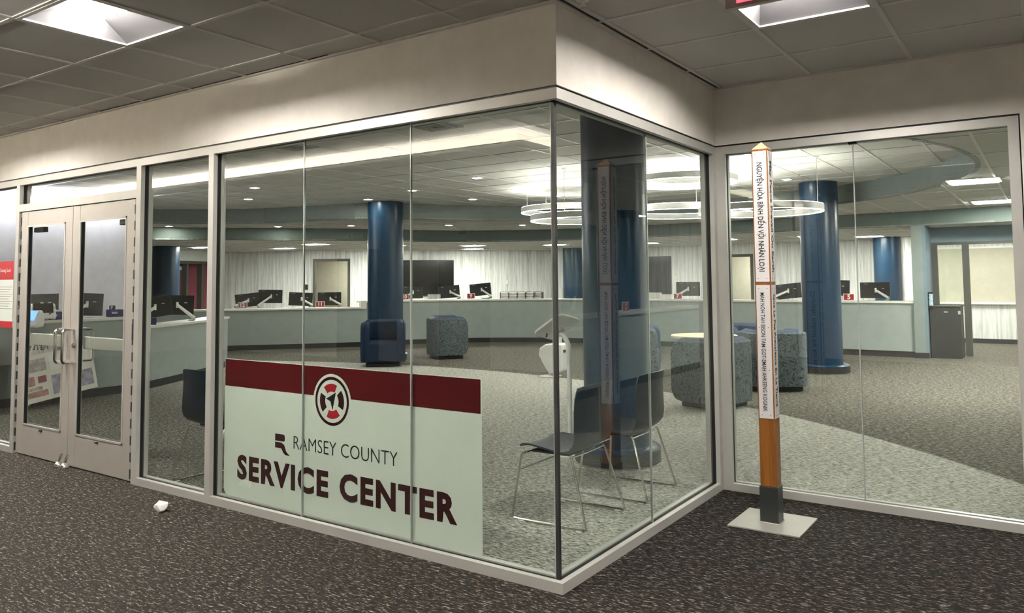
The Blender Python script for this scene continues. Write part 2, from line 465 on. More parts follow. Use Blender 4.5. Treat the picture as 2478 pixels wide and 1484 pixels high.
def ceiling(name, poly, z, label): return st(MB().prism(poly, z, z+.05).build(name, 'tile'), label, 'ceiling')
cor_poly = [(-14,-7.5),(6.5,-7.5),(6.5,LB+.001),(0,LB+.001),(0,0),(-14,0)]
def flat_sheet(name, poly, z, label, holes=(), th=.03):
    from mathutils.geometry import tessellate_polygon
    loops = [[Vector((x,y,0)) for x,y in p] for p in [poly]+list(holes)]
    tri = tessellate_polygon(loops); pts = [p for l in loops for p in l]; n = len(pts)
    vs = [(p.x,p.y,z) for p in pts]+[(p.x,p.y,z+th) for p in pts]; fs = [tuple(t) for t in tri]+[tuple(i+n for i in t) for t in tri]
    o = 0
    for l in loops:
        m_ = len(l); fs += [(o+i,o+(i+1)%m_,o+(i+1)%m_+n,o+i+n) for i in range(m_)]; o += m_
    return st(MB().add(vs,fs).build(name,'tile'), label, 'ceiling')
COR_CELLS = [(-4,-2),(1,1),(-9,-2),(-14,-2),(-19,-2),(1,-5),(6,-2),(6,-6),(1,-9)]  # final pair are unseen lights added as extra corridor fill
holes = []
for i,j in COR_CELLS:
    x, y = .06+.6135*i+.30675, -.21+.6135*j+.30675; h_ = .298
    holes.append([(x-h_,y-h_),(x-h_,y+h_),(x+h_,y+h_),(x+h_,y-h_)])
flat_sheet('ceiling', cor_poly, ZC, 'grey lay-in tile ceiling of the corridor', holes)
def grid(name, xs, ys, z, test, x0, x1, y0, y1, wd=.024, label=None, step=.1, skip=()):
    mb = MB(); h = .007
    def runs(lo, hi, f):
        out = []; a = None; t = lo
        while t < hi-1e-6:
            ok = f(t+step/2)
            if ok and a is None: a = t
            if not ok and a is not None: out.append((a,t)); a = None
            t += step
        if a is not None: out.append((a,hi))
        return out
    for x in xs:
        for a,b in runs(y0, y1, lambda t: test(x,t)): mb.box(x-wd/2,a,z-h, x+wd/2,b,z)
    for y in ys:
        for a,b in runs(x0, x1, lambda t: test(t,y)): mb.box(a,y-wd/2,z-h+.001, b,y+wd/2,z)
    return st(mb.build(name,'tbar'), label, 'ceiling grid')
BLK = (-2.1,-2.66)     # the dropped soffit left of the photographer
gx = [.06+.6135*k for k in range(-23,11)]; gy = [-.21+.6135*k for k in range(-12,4)]
grid('ceiling_grid', gx, gy, ZC, lambda x,y: inpoly(x,y,cor_poly), -14,6.5,-7.5,LB, label='white T-bar grid of the corridor ceiling')
# wall angle along the bulkheads
wa = MB(); wa.box(-14,-.022,ZC-.012, .022,0,ZC); wa.box(0,0,ZC-.012, .022,LB,ZC); wa.box(0.022,LB-.022,ZC-.012,6.5,LB,ZC)
st(wa.build('trim_2','tbar'), 'thin metal angle where the corridor ceiling meets the wall', 'trim')
wa = MB(); wa.box(.024,0,ZC-.004, .036,LB-.03,ZC-.001); wa.box(-4.3,-.034,ZC-.004,-1.6,-.026,ZC-.001)
st(wa.build('trim_3','black'), 'dark slot beside the wall angle', 'trim')

def troffer(loc, label, lamp='l_cor', sz=.6, group=None, rec=.09):
    x, y, z = loc; t = thing('ceiling_light', label, 'ceiling light', loc, 0, group); h = sz/2
    f = MB()
    for a in ((-h,-h,h,-h+.022),(-h,h-.022,h,h),(-h,-h+.022,-h+.022,h-.022),(h-.022,-h+.022,h,h-.022)): f.box(a[0],a[1],-.008,a[2],a[3],.004)
    f.build('frame','tbar',t)
    q = h-.022; iy, ix = q*.42, q*.80
    A = [(-q,-q),(q,-q),(q,q),(-q,q)]; B = [(-ix,-iy),(ix,-iy),(ix,iy),(-ix,iy)]
    for k in range(4):
        j = (k+1)%4
        P = [(A[k][0],A[k][1],0),(A[j][0],A[j][1],0),(B[j][0],B[j][1],rec),(B[k][0],B[k][1],rec)]
        MB().extrude(P,(0,0,.006)).build('reflector','reflector',t)
    MB().box(-ix,-iy,rec+.0005,ix,iy,rec+.012).build('lamp',lamp,t)
    return t
cell = lambda i,j: (.06+.6135*i+.30675, -.21+.6135*j+.30675, ZC)
TL = troffer(cell(-4,-2), 'square recessed corridor light at the top left of the ceiling')
TR = copy_tree(TL, None, cell(1,1)); TR['label'] = 'square recessed corridor light behind the red exit sign'
for k,(i,j) in enumerate(COR_CELLS[2:]):
    c = copy_tree(TL, None, cell(i,j)); c['label'] = 'square recessed corridor light outside the frame, in a set with added fill lights'; c['group'] = 'corridor lights out of frame'
# dropped soffit with a cove lamp, reflected in the long glass
st(MB().box(-14,-7.4,2.72, BLK[0],BLK[1],ZC-.001).build('ceiling_soffit','wall'), 'dropped soffit behind the photographer', 'soffit')
cv = thing('cove_light','long cove lamp along the dropped soffit, reflected in the glass','cove light',(BLK[0],BLK[1],2.74))
lp = MB(); x1_, y1_ = BLK[0]+.16, BLK[1]+.16
lp.box(-13.9,BLK[1],2.72, x1_,y1_,2.732); lp.box(-13.9,y1_-.01,2.732, x1_,y1_,2.760)
lp.box(BLK[0],-7.3,2.72, x1_,BLK[1],2.732); lp.box(x1_-.01,-7.3,2.732, x1_,y1_,2.760)
lp.build('lip','white',cv,world=True)
MB().box(-13.9,y1_-.06,2.733, x1_-.06,y1_-.025,2.750).build('lamp','l_cove',cv,world=True)
MB().box(x1_-.06,-7.3,2.733, x1_-.025,y1_-.025,2.750).build('lamp','l_cove',cv,world=True)

# ============================================================ glazing frames
def frame_parts(win, al, bk):
    al.build('frame','alum',win); bk.build('gasket','black',win)
A_Y0, A_Y1, A_YG0, A_YG1, A_Y2 = 0.0, .032, .032, .066, .10
def hbarA(al, bk, x0, x1, z0, z1, top):
    al.box(x0,0,z0, x1,.032,z1); al.box(x0,.066,z0, x1,.10,z1)
    if top: bk.box(x0,.032,z0+.008, x1,.066,z1)
    else: bk.box(x0,.032,z0, x1,.066,z1-.008)
def vbarA(al, bk, x0, x1, z0, z1):
    al.box(x0,0,z0, x1,.032,z1); al.box(x0,.066,z0, x1,.10,z1); bk.box(x0+.004,.032,z0, x1-.004,.066,z1)
SILL, HEAD = .052, 2.375
# window 1: the long corner glazing (x -2.77 .. 0) plus the return (y 0 .. 2.2)
w1 = struct('window_1','floor-to-header corner glazing in a satin aluminium frame','window')
al, bk = MB(), MB()
hbarA(al,bk,-2.768,-.10,0,SILL,False); hbarA(al,bk,-2.768,-.10,HEAD,ZF,True)
# mitred corner and return
def corner(z0, z1, ins):
    al.prism([(-.10,0),(0,0),(0,.10),(-.032,.10),(-.032,.032),(-.10,.032)], z0, z1)
    al.prism([(-.10,.066),(-.066,.066),(-.066,.10),(-.10,.10)], z0, z1)
    bk.prism([(-.10,.032),(-.032,.032),(-.032,.10),(-.066,.10),(-.066,.066),(-.10,.066)], z0+(ins if ins>0 else 0), z1+(ins if ins<0 else 0))
corner(0,SILL,-.008); corner(HEAD,ZF,.008)
for z0,z1,a,b_ in ((0,SILL,0,-.008),(HEAD,ZF,.008,0)):
    al.box(-.032,.10,z0, 0,LB,z1); al.box(-.10,.10,z0,-.066,LB,z1); bk.box(-.066,.10,z0+a,-.032,LB,z1+b_)
al.box(-.032,LB-.055,SILL,0,LB,HEAD); al.box(-.10,LB-.055,SILL,-.066,LB,HEAD); bk.box(-.066,LB-.055,SILL,-.032,LB,HEAD)
al.box(-.034,-.0005,.001,-.0335,0,.05)
frame_parts(w1, al, bk)
gz0, gz1 = SILL-.01, HEAD+.01
for a,b_ in ((-2.775,-1.893),(-1.887,-.998),(-.992,-.062)): MB().box(a,.044,gz0, b_,.054,gz1).build('glass_pane','glass',w1)
for a,b_ in ((.062,1.112),(1.118,2.16)): MB().box(-.054,a,gz0, -.044,b_,gz1).build('glass_pane','glass',w1)
for x in (-1.89,-.995): MB().box(x-.003,.0425,gz0,x+.003,.0555,gz1).build('silicone_joint','edge',w1)
MB().box(-.0555,1.112,gz0,-.0425,1.118,gz1).build('silicone_joint','edge',w1)
MB().box(-.0615,.0425,gz0,-.0425,.0615,gz1).build('corner_joint','black',w1)
MB().box(-.0665,.042,gz0,-.0618,.046,gz1).build('corner_edge','edge',w1)
# window 2: narrow sidelight right of the door
w2 = struct('window_2','narrow sidelight between the double door and the corner glazing','window')
al, bk = MB(), MB()
hbarA(al,bk,-3.672,-2.824,0,SILL,False); hbarA(al,bk,-3.672,-2.824,HEAD,ZF,True)
vbarA(al,bk,-2.824,-2.768,0,ZF)
frame_parts(w2, al, bk)
MB().box(-3.68,.044,gz0,-2.82,.054,gz1).build('glass_pane','glass',w2)
# window 3: transom over the doors and its jambs
w3 = struct('window_3','low transom pane over the double door','window')
al, bk = MB(), MB()
vbarA(al,bk,-3.735,-3.672,0,ZF); vbarA(al,bk,-5.70,-5.64,0,ZF)
hbarA(al,bk,-5.64,-3.735,HEAD,ZF,True)
al.box(-5.64,0,2.135,-3.735,.10,2.20)
frame_parts(w3, al, bk)
MB().box(-5.645,.044,2.19,-3.73,.054,gz1).build('glass_pane','glass',w3)
# window 4: sidelight left of the door
w4 = struct('window_4','sidelight left of the double door at the left edge','window')
al, bk = MB(), MB()
hbarA(al,bk,-8.14,-5.70,0,SILL,False); hbarA(al,bk,-8.14,-5.70,HEAD,ZF,True); vbarA(al,bk,-8.2,-8.14,0,ZF)
frame_parts(w4, al, bk)
MB().box(-8.15,.044,gz0,-5.69,.054,gz1).build('glass_pane','glass',w4)
# window 5: right-hand glazing
w5 = struct('window_5','two-pane glazing in the right-hand wall behind the post','window')
al, bk = MB(), MB(); y = LB
for z0,z1,a,b_ in ((0,SILL,0,-.008),(HEAD,ZF,.008,0)):
    al.box(.066,y,z0,1.782,y+.032,z1); al.box(.066,y+.066,z0,1.782,y+.10,z1); bk.box(.066,y+.032,z0+a,1.782,y+.066,z1+b_)
for x0,x1 in ((.002,.066),(1.782,1.838)):
    al.box(x0,y,0,x1,y+.032,ZF); al.box(x0,y+.066,0,x1,y+.10,ZF); bk.box(x0+.004,y+.032,0,x1-.004,y+.066,ZF)
al.box(-.10,y,0,.002,y+.10,ZF)
frame_parts(w5, al, bk)
for a,b_ in ((.06,.912),(.918,1.79)): MB().box(a,y+.044,gz0,b_,y+.054,gz1).build('glass_pane','glass',w5)
MB().box(.912,y+.0425,gz0,.918,y+.0555,gz1).build('silicone_joint','edge',w5)
MB().box(.89,y+.03,HEAD-.012,.94,y+.068,HEAD+.004).build('glass_clip','black',w5)

# ============================================================ double door
def leaf(name, x0, x1, hinge, label):
    d = thing(name, label, 'door', ((x0+x1)/2, .03, 0))
    y0, y1 = .012, .056
    fr = MB(); sw = .115; zb, zt = .265, 2.005
    fr.box(x0,y0,.012, x0+sw,y1,2.13); fr.box(x1-sw,y0,.012, x1,y1,2.13)
    fr.box(x0+sw,y0+.001,.012, x1-sw,y1-.001,zb); fr.box(x0+sw,y0+.001,zt, x1-sw,y1-.001,2.13)
    fr.build('leaf_frame','alum_door',d,world=True,bevel=.002)
    bd = MB()
    a, b_ = x0+sw, x1-sw
    for zz in (zb, zt-.014): bd.box(a,y0-.004,zz, b_,y0+.004,zz+.014)
    bd.box(a,y0-.004,zb, a+.014,y0+.004,zt); bd.box(b_-.014,y0-.004,zb, b_,y0+.004,zt)
    bd.build('glazing_bead','alum',d,world=True)
    g = MB(); g.box(a,y0+.004,zb, a+.006,y1-.006,zt); g.box(a,y0+.004,zt-.006,b_,y1-.006,zt); g.box(b_-.006,y0+.004,zb,b_,y1-.006,zt); g.box(a,y0+.004,zb,b_,y1-.006,zb+.004)
    g.build('gasket','black',d,world=True)
    MB().box(a-.005,.030,zb-.005, b_+.005,.038,zt+.005).build('glass_pane','glass',d,world=True)
    MB().box(a,.058,.955, b_,.085,1.055).build('push_bar','alum',d,world=True,bevel=.006)
    # continuous hinge
    hx = x0 if hinge == 'l' else x1
    hm = MB(); hs = -1 if hinge == 'l' else 1
    for k in range(17): hm.box(hx+hs*.001,.004,.03+k*.124, hx+hs*.016,.018,.03+k*.124+.07)
    hm.build('hinge','dkmetal',d,world=True)
    # closer arm cover above the glass, on the inner face
    cx = a+.10 if hinge == 'l' else b_-.10
    MB().box(cx-.09,.057,1.945,cx+.09,.10,1.99).build('door_closer','dkmetal',d,world=True,bevel=.006)
    return d
DL = leaf('entrance_door', -5.612, -4.706, 'l', 'left leaf of the glazed aluminium double door')
DR = leaf('entrance_door', -4.700, -3.764, 'r', 'right leaf of the glazed aluminium double door with the lock')
def pull(x, lean, parent):
    z0, z1, y0 = .845, 1.115, .012
    p = []; r = .05
    # vertical D pull, offset sideways
    pts = [(x,y0,z0),(x,-.045,z0)]
    for k in range(7):
        a = PI/2*k/6; pts.append((x+lean*.13*min(1,k/6)*.0, -.045-.03*math.sin(a), z0+.03*(1-math.cos(a))))
    pts += [(x,-.075,z1-.03)]
    for k in range(7):
        a = PI/2*k/6; pts.append((x,-.045-.03*math.cos(a), z1-.03+.03*math.sin(a)))
    pts.append((x,y0,z1))
    MB().tube(pts, .0125, 12).build('pull_handle','chrome',parent,True,world=True)
pull(-4.765, 1, DL); pull(-4.645, 1, DR)
def uloop(x, parent):
    pts = [(x,.05,.86),(x,.115,.86),(x,.13,.88),(x,.13,1.09),(x,.115,1.11),(x,.05,1.11)]
    MB().tube(pts,.008,8).build('inner_pull','chrome',parent,True,world=True)
uloop(-4.56, DR); uloop(-4.85, DL)
MB().lathe((0,0,0),[(.022,-.002),(.022,.012),(.016,.02),(.0,.02)],20).build('t','chrome')
tmp = bpy.data.objects['t']
lk = MB(); rm = Matrix.Rotation(PI/2,3,'X')
lk.add([rm @ Vector(v.co) + Vector((-4.622,.012,.985)) for v in tmp.data.vertices], [tuple(p.vertices) for p in tmp.data.polygons])
bpy.data.objects.remove(tmp)
lk.build('lock_cylinder','chrome',DR,True,world=True)
for par, x in ((DL,-5.16),(DR,-4.25)):
    MB().box(x-.022,.005,.236,x+.022,.013,.25).build('weep_cap','dkmetal',par,world=True)
MB().box(-3.752,-.004,1.06,-3.738,.02,1.18).build('strike_plate','dkmetal',w3)
def foot_bolt(x, label):
    t = thing('door_foot_bolt', label, 'foot bolt', (x,-.03,.0))
    MB().lathe((x,-.03,.0),[(.034,.0),(.036,.012),(.028,.03),(.014,.045),(.0,.05)],20).build('dome','chrome',t,True,world=True)
    MB().tube([(x,-.026,.04),(x+.004,-.018,.075),(x+.006,-.006,.105)],[.010,.012,.009],10).build('lever','chrome',t,True,world=True)
foot_bolt(-4.75,'polished foot bolt at the foot of the left door leaf')
foot_bolt(-4.655,'polished foot bolt at the foot of the right door leaf')

# ============================================================ window decal
DY = .0565
dc = thing('window_sign','white and maroon service center sheet stuck on the long glass','window sign',(-1.6,DY,.075))
def rrect(x0,z0,x1,z1,rc,y):
    pts = []
    for k in range(9):
        a = PI+PI/2*k/8; pts.append((x0+rc+rc*math.cos(a), y, z0+rc+rc*math.sin(a)))
    pts += [(x1,y,z0),(x1,y,z1),(x0,y,z1)]
    return pts
MB().extrude(rrect(-2.69,.065,-.515,.972,.05,DY+.0020),(0,.0015,0)).build('sheet','decal',dc,world=True)
MB().box(-2.686,DY+.0012,.79,-.522,DY+.0020,.968).build('band','maroon',dc,world=True)
def disc(name, cx, cz, r0, r1, mat, y, a0=0, a1=2*PI, n=64):
    mb = MB(); full = abs(a1-a0-2*PI) < 1e-6
    P = []; N = n if full else max(8,int(n*(a1-a0)/(2*PI)))
    for k in range(N if full else N+1):
        a = a0+(a1-a0)*k/N; P.append((math.cos(a),math.sin(a)))
    if r0 == 0:
        mb.extrude([(cx+c*r1,y,cz+s_*r1) for c,s_ in P],(0,.0004,0))
    else:
        cnt = len(P)
        for k in range(cnt if full else cnt-1):
            c0,s0 = P[k]; c1,s1 = P[(k+1)%cnt]
            mb.extrude([(cx+c0*r0,y,cz+s0*r0),(cx+c0*r1,y,cz+s0*r1),(cx+c1*r1,y,cz+s1*r1),(cx+c1*r0,y,cz+s1*r0)],(0,.0004,0))
    return mb.build(name, mat, dc, world=True)
EX, EZ = -1.641, .766
disc('emblem_ground',EX,EZ,0,.163,'decal',DY+.0008)
disc('emblem_ring',EX,EZ,.128,.146,'darkred',DY+.0004)
for k,(c,m_) in enumerate(((90,'red'),(0,'darkred'),(180,'darkred'),(270,'red'))):
    off = {90:98,0:8,180:188,270:278}[c]
    disc('emblem_segment',EX,EZ,.058,.105,m_,DY+.0003,math.radians(off-33),math.radians(off+33))
nd = [(.035,.055),(-.05,.012),(-.012,-.002),(.006,-.055)]
MB().extrude([(EX+a,DY+.0003,EZ+b_) for a,b_ in nd],(0,.0004,0)).build('emblem_needle','ink',dc,world=True)
X1,Z1 = (1,0,0),(0,0,1)
text('county_lettering','RAMSEY COUNTY','ink',dc,(-1.985,DY+.0014,.445),X1,Z1,.1,width=.878,height=.080,weight=-.0012)
text('title_lettering','SERVICE','darkred',dc,(-2.545,DY+.0014,.186),X1,Z1,.2,width=.876,height=.162,weight=.0085,space=1.16)
text('title_lettering','CENTER','darkred',dc,(-1.572,DY+.0014,.192),X1,Z1,.2,width=.892,height=.162,weight=.0085,space=1.16)
# the R mark
rx, rz = -2.163, .418
R1 = [(0,.060),(.085,.060),(.094,.068),(.094,.092),(.085,.104),(0,.104)]
MB().extrude([(rx+a,DY+.0014,rz+b_) for a,b_ in R1],(0,.0005,0)).build('county_mark','darkred',dc,world=True)
R2 = [(0,.016),(0,.052),(.062,.052),(.088,.040),(.108,.0),(.142,-.022),(.100,-.022),(.080,-.010),(.060,.016)]
MB().extrude([(rx+a,DY+.0014,rz+b_) for a,b_ in R2],(0,.0005,0)).build('county_mark','darkred',dc,world=True)

# red and white notice on the left sidelight
nt_ = thing('notice_poster','red and white notice taped to the left sidelight','notice',(-5.95,.043,1.1))
yn = .0425
MB().box(-6.10,yn,1.09,-5.815,yn+.0015,1.70).build('sheet','decal',nt_,world=True)
MB().box(-6.10,yn-.0006,1.53,-5.815,yn,1.70).build('header_band','red',nt_,world=True)
MB().box(-6.10,yn-.0006,1.09,-5.815,yn,1.15).build('footer_band','red',nt_,world=True)
text('header_lettering','Coming Soon!','decal',nt_,(-6.09,yn-.0007,1.60),X1,Z1,.05,width=.22)
ln = MB()
for k in range(10): ln.box(-6.08,yn-.0005,1.46-k*.022,-5.84-.03*(k%3),yn,1.466-k*.022)
ln.build('body_lines','grille',nt_,world=True)

# ============================================================ corridor objects: peace pole
pp = thing('peace_pole','tall wooden post with white multilingual text plates on a steel base plate','post',(.505,1.64,0))
px0,px1,py0,py1 = .450,.548,1.592,1.690
MB().box(.295,1.43,0, .715,1.85,.008).build('base_plate','satin',pp,world=True,bevel=.001)
sl = MB(); sl.prism([(px0-.006,py0-.006),(px1+.006,py0-.006),(px1+.006,py1+.006),(px0-.006,py1+.006)],.008,.225)
sl.build('steel_sleeve','dkmetal',pp,world=True,bevel=.003)
MB().tube([(px0-.006,py0-.006,.010),(px1+.008,py0-.006,.010),(px1+.008,py1,.010)],.006,8).build('weld_bead','steel',pp,True,world=True)
MB().box(px0,py0,.225,px1,py1,2.285).build('shaft','wood',pp,world=True,bevel=.002)
MB().add([(px0,py0,2.285),(px1,py0,2.285),(px1,py1,2.285),(px0,py1,2.285),((px0+px1)/2,(py0+py1)/2,2.335)],[(3,2,1,0),(0,1,4),(1,2,4),(2,3,4),(3,0,4)]).build('pyramid_cap','woodtip',pp,world=True)
def plates(z0, z1, names):
    e = .0025; g = .007
    face = {'f': ((px0+g,py0-e,z0,px1-g,py0,z1), (px0+px1)/2), 'r': ((px1,py0+g,z0,px1+e,py1-g,z1), 0),
            'l': ((px0-e,py0+g,z0,px0,py1-g,z1), 0), 'b': ((px0+g,py1,z0,px1-g,py1+e,z1), 0)}
    for k in 'frlb':
        b_ = face[k][0]
        pl = MB().box(*b_).build('text_plate','plate',pp,world=True)
        for zz in (z0+.02, z0+(z1-z0)*.36, z0+(z1-z0)*.68, z1-.02):
            for u in (.016,.068):
                q = {'f':(px0+g+u,py0-e-.0005,zz),'r':(px1+e+.0005,py0+g+u,zz),'l':(px0-e-.0005,py0+g+u,zz),'b':(px0+g+u,py1+e+.0005,zz)}[k]
                MB().obox(q,(.004,.002,.004) if k in 'fb' else (.002,.004,.004),Matrix.Identity(3)).build('screw','dkmetal',pl,world=True)
        s_, lo, hi, cap, wt = names[k]
        D = (0,0,-1)
        if k == 'f': text('lettering',s_,'ink',pl,(px0+.0315,py0-e-.0002,hi),D,(1,0,0),cap*1.35,width=hi-lo,weight=wt)
        if k == 'r': text('lettering',s_,'ink',pl,(px1+e+.0002,py0+.030,hi),D,(0,1,0),cap*1.35,width=hi-lo,weight=wt)
        if k == 'l': text('lettering',s_,'ink',pl,(px0-e-.0002,py1-.034,hi),D,(0,-1,0),cap*1.35,width=hi-lo,weight=wt)
        if k == 'b': text('lettering',s_,'ink',pl,(px1-.036,py1+e+.0002,hi),D,(-1,0,0),cap*1.35,width=hi-lo,weight=wt)
plates(1.462,2.272,{'f':('NGUYỆN HÒA BÌNH DẾN VỚI NHÂN LOẠI',1.525,2.20,.034,.0008),'r':('May Peace Prevail On Earth',1.52,2.21,.040,.0016),
   'l':('Wowanbdake kta de akan wowakiya',1.52,2.2,.028,0),'b':('Que la pace regni nel mondo',1.52,2.2,.03,0)})
plates(.632,1.442,{'f':('MAH NOH TAH BISON TAM GOT-EMAH AHKEENG KOGNIK',.675,1.395,.027,.0002),'r':('Que La Paz Prevalezca En La Tierra',.70,1.385,.038,.0012),
   'l':('Maka akan wolakota kte nunwe',.7,1.38,.028,0),'b':('Dunidu nabad ha ku noqoto',.7,1.38,.034,.0006)})

# crumpled paper on the floor
def crumple():
    bm = bmesh.new(); bmesh.ops.create_icosphere(bm, subdivisions=2, radius=.045)
    rnd = random.Random(3)
    for v in bm.verts: v.co *= rnd.uniform(.72,1.12); v.co.z *= .85
    zm = min(v.co.z for v in bm.verts)
    for v in bm.verts: v.co.z -= zm
    me = bpy.data.meshes.new('crumpled_paper'); bm.to_mesh(me); bm.free(); me.materials.append(M['paper'])
    o = bpy.data.objects.new('crumpled_paper', me); COL.objects.link(o); o.location = (-2.87,-.28,0); o.rotation_euler = (0,0,.6)
    tag(o,'crumpled scrap of white paper on the dark carpet','litter')
crumple()

# exit sign
ex = thing('exit_sign','red exit sign hanging in front of the corridor light at the top edge','exit sign',(1.1,-.1,2.60))
MB().box(.888,-.106,2.60,1.30,-.094,2.815).build('panel','exitpanel',ex,world=True)
MB().box(.93,-.12,2.815,1.26,-.08,ZC-.0005).build('housing','white',ex,world=True)
MB().box(.886,-.108,2.596,1.302,-.092,2.601).build('edge_strip','alum',ex,world=True)
text('exit_lettering','EXIT','l_exit',ex,(.935,-.1065,2.618),X1,Z1,.2,width=.30,height=.17,weight=.006)
sp = thing('sprinkler_head','small white sprinkler in the corridor ceiling near the bulkhead corner','sprinkler',(.12,.06,ZC))
MB().lathe((.12,.06,ZC),[(.035,-.001),(.033,-.008),(.012,-.012),(.010,-.035),(.018,-.038),(.0,-.040)],18).build('escutcheon','white',sp,True,world=True)
MB().lathe((.12,.06,ZC),[(.003,-.039),(.003,-.046),(.014,-.047),(.014,-.049),(0,-.05)],12).build('deflector','chrome',sp,True,world=True)

# ============================================================ lounge shell
def arc(cx, cy, R, a0, a1, n):
    return [(cx+R*math.cos(math.radians(a0+(a1-a0)*k/n)), cy+R*math.sin(math.radians(a0+(a1-a0)*k/n))) for k in range(n+1)]
inner = arc(-3.6,6.2,4.95,-50,158,60) + [(-9.0,7.35),(-10.2,7.15),(-11.2,6.95),(-12.0,6.5),(-12.7,5.9),(-13.2,5.0),(-13.5,3.9)]
front_hi = smooth_path([(.05,12.8),(-1.7,12.8),(-3.5,12.82),(-5.2,12.88),(-6.8,12.85),(-8.2,12.5),(-9.4,11.8),(-10.3,10.85),(-10.85,9.85),(-10.98,9.55)],5)
front_lo = smooth_path([(-10.98,9.55),(-11.7,8.65),(-12.5,7.75),(-13.3,6.85),(-14.1,5.7),(-14.6,4.6)],5)
outer = [(2.6,12.3),(1.2,12.6)] + front_hi + front_lo[1:] + [(-14.9,3.6)]
HX0 = -20.5
st(MB().box(-14.2,.14,ZH, 2.7,12.2,ZH+.05).build('ceiling','tile'), 'pale lay-in tile ceiling of the lounge, raised middle part', 'ceiling')
# middle ceiling as one polygon outside the raised opening
mid_poly = [(6.35,2.34)] + [(6.35,12.6),(2.6,12.6)] + outer[1:] + [(-14.9,2.0),(-13.6,2.0)] + inner[::-1]
flat_sheet('ceiling', mid_poly, ZM, 'grey-green lower tile ceiling around the raised oval')
low_poly = [(2.7,12.6)] + outer[1:] + [(-14.9,2.0),(HX0,2.0),(HX0,20.4),(2.7,20.4)]
flat_sheet('ceiling', low_poly, ZL, 'cream low tile ceiling above the service counter')
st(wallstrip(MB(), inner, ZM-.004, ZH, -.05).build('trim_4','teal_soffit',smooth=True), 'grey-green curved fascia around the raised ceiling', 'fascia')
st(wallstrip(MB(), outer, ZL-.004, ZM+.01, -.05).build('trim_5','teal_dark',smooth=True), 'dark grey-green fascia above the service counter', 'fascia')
lx = [.21+.62*k-.31*0 for k in range(-30,5)]; ly = [3.07+.613*k for k in range(-5,30)]
grid('ceiling_grid', lx, ly, ZH, lambda x,y: True, -14.1,2.6,.2,12.1, label='T-bar grid of the raised lounge ceiling')
grid('ceiling_grid', [x for x in lx], [3.2+1.226*k for k in range(0,9)], ZM, lambda x,y: inpoly(x,y,mid_poly), -14.5,2.6,2.4,12.8, label='T-bar grid of the middle lounge ceiling')
grid('ceiling_grid', lx+[.21+.62*k for k in range(-33,-30)], [5+1.226*k for k in range(0,12)], ZL, lambda x,y: inpoly(x,y,low_poly), -19.5,2.6,5,18, label='T-bar grid of the low ceiling above the counter')
# perimeter walls
st(MB().box(2.6,12.6,0,2.7,20.4,3.05).build('wall_lounge_right','wall'))
st(MB().box(2.7,12.6,0,6.4,12.7,3.05).build('wall_lounge_right','stripes'))
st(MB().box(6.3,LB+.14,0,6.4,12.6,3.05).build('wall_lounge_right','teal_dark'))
st(MB().box(HX0-.1,.14,0,HX0,20.4,3.05).build('wall_lounge_left','lilac'))
# inner face of the bulkhead and left pale wall with cove lamp
st(MB().box(-11.3,.14,0,-11.2,4.2,ZH).build('wall_pale','lilac'), 'pale lilac wall behind the nearer counter, lit from the top', 'wall')
st(MB().box(-14.2,4.1,0,-11.3,4.2,ZH).build('wall_pale_return','lilac'))
lc = thing('cove_light','thin linear lamp along the top of the pale wall at the left','cove light',(-11.15,2,ZH-.03))
MB().box(-11.2,.2,ZH-.035,-11.10,4.1,ZH-.004).build('housing','white',lc,world=True)
MB().box(-11.10,.25,ZH-.050,-11.03,4.05,ZH-.012).build('lamp','l_wash',lc,world=True)

# streaked back wall with openings
W = smooth_path([(-11.0,17.95),(-12.0,16.9),(-13.0,15.8),(-14.3,14.4),(-15.3,13.4)],3)
def swall(name, A, B, z0=0, z1=ZL, mat='stripes', t=.12, label='pale wallcovering with vertical grey streaks behind the counter'):
    return st(MB().slab(A,B,z0,z1,-t,0).build(name,mat), label, 'wall')
mb = MB(); wallstrip(mb, [(2.6,17.0),(1.0,17.0)],0,ZL,-.12); st(mb.build('wall_back_right','stripes'), 'streaked wall beyond the dark-framed opening', 'wall')
def pl_wall(pts, z0, z1):
    mb = MB(); wallstrip(mb, pts, z0, z1, -.12); return mb
st(pl_wall([(1.1,17.0),(.3,17.9),(-4.66,17.9)],0,ZL).build('wall_back','stripes'), 'streaked wallcovering behind number five', 'wall')
st(pl_wall([(-4.66,17.9),(-5.42,17.9)],2.13,ZL).build('wall_back','stripes'))
st(pl_wall([(-5.42,17.9),(-11.0,17.95)],0,ZL).build('wall_back','stripes'), 'streaked wallcovering behind number seven', 'wall')
D1, D2 = (-15.36,13.32), (-16.27,12.68)
st(pl_wall(W+[D1],0,ZL).build('wall_back','stripes'), 'streaked wallcovering behind number nine', 'wall')
st(pl_wall([D1,D2],2.17,ZL).build('wall_back','stripes'))
st(pl_wall([D2,(-17.3,12.25),(-19.1,11.55)],0,ZL).build('wall_back','stripes'), 'streaked wallcovering behind numbers eleven and twelve', 'wall')
st(MB().slab((-19.1,11.55),(-18.2,8.9),2.12,ZL,-.12,0).build('wall_back_left','face_hi'), 'pale header over the dark-framed opening at far left','wall')
st(MB().slab((-18.2,8.9),(-17.6,7.2),0,ZL,-.12,0).build('wall_back_left','bluepale'))
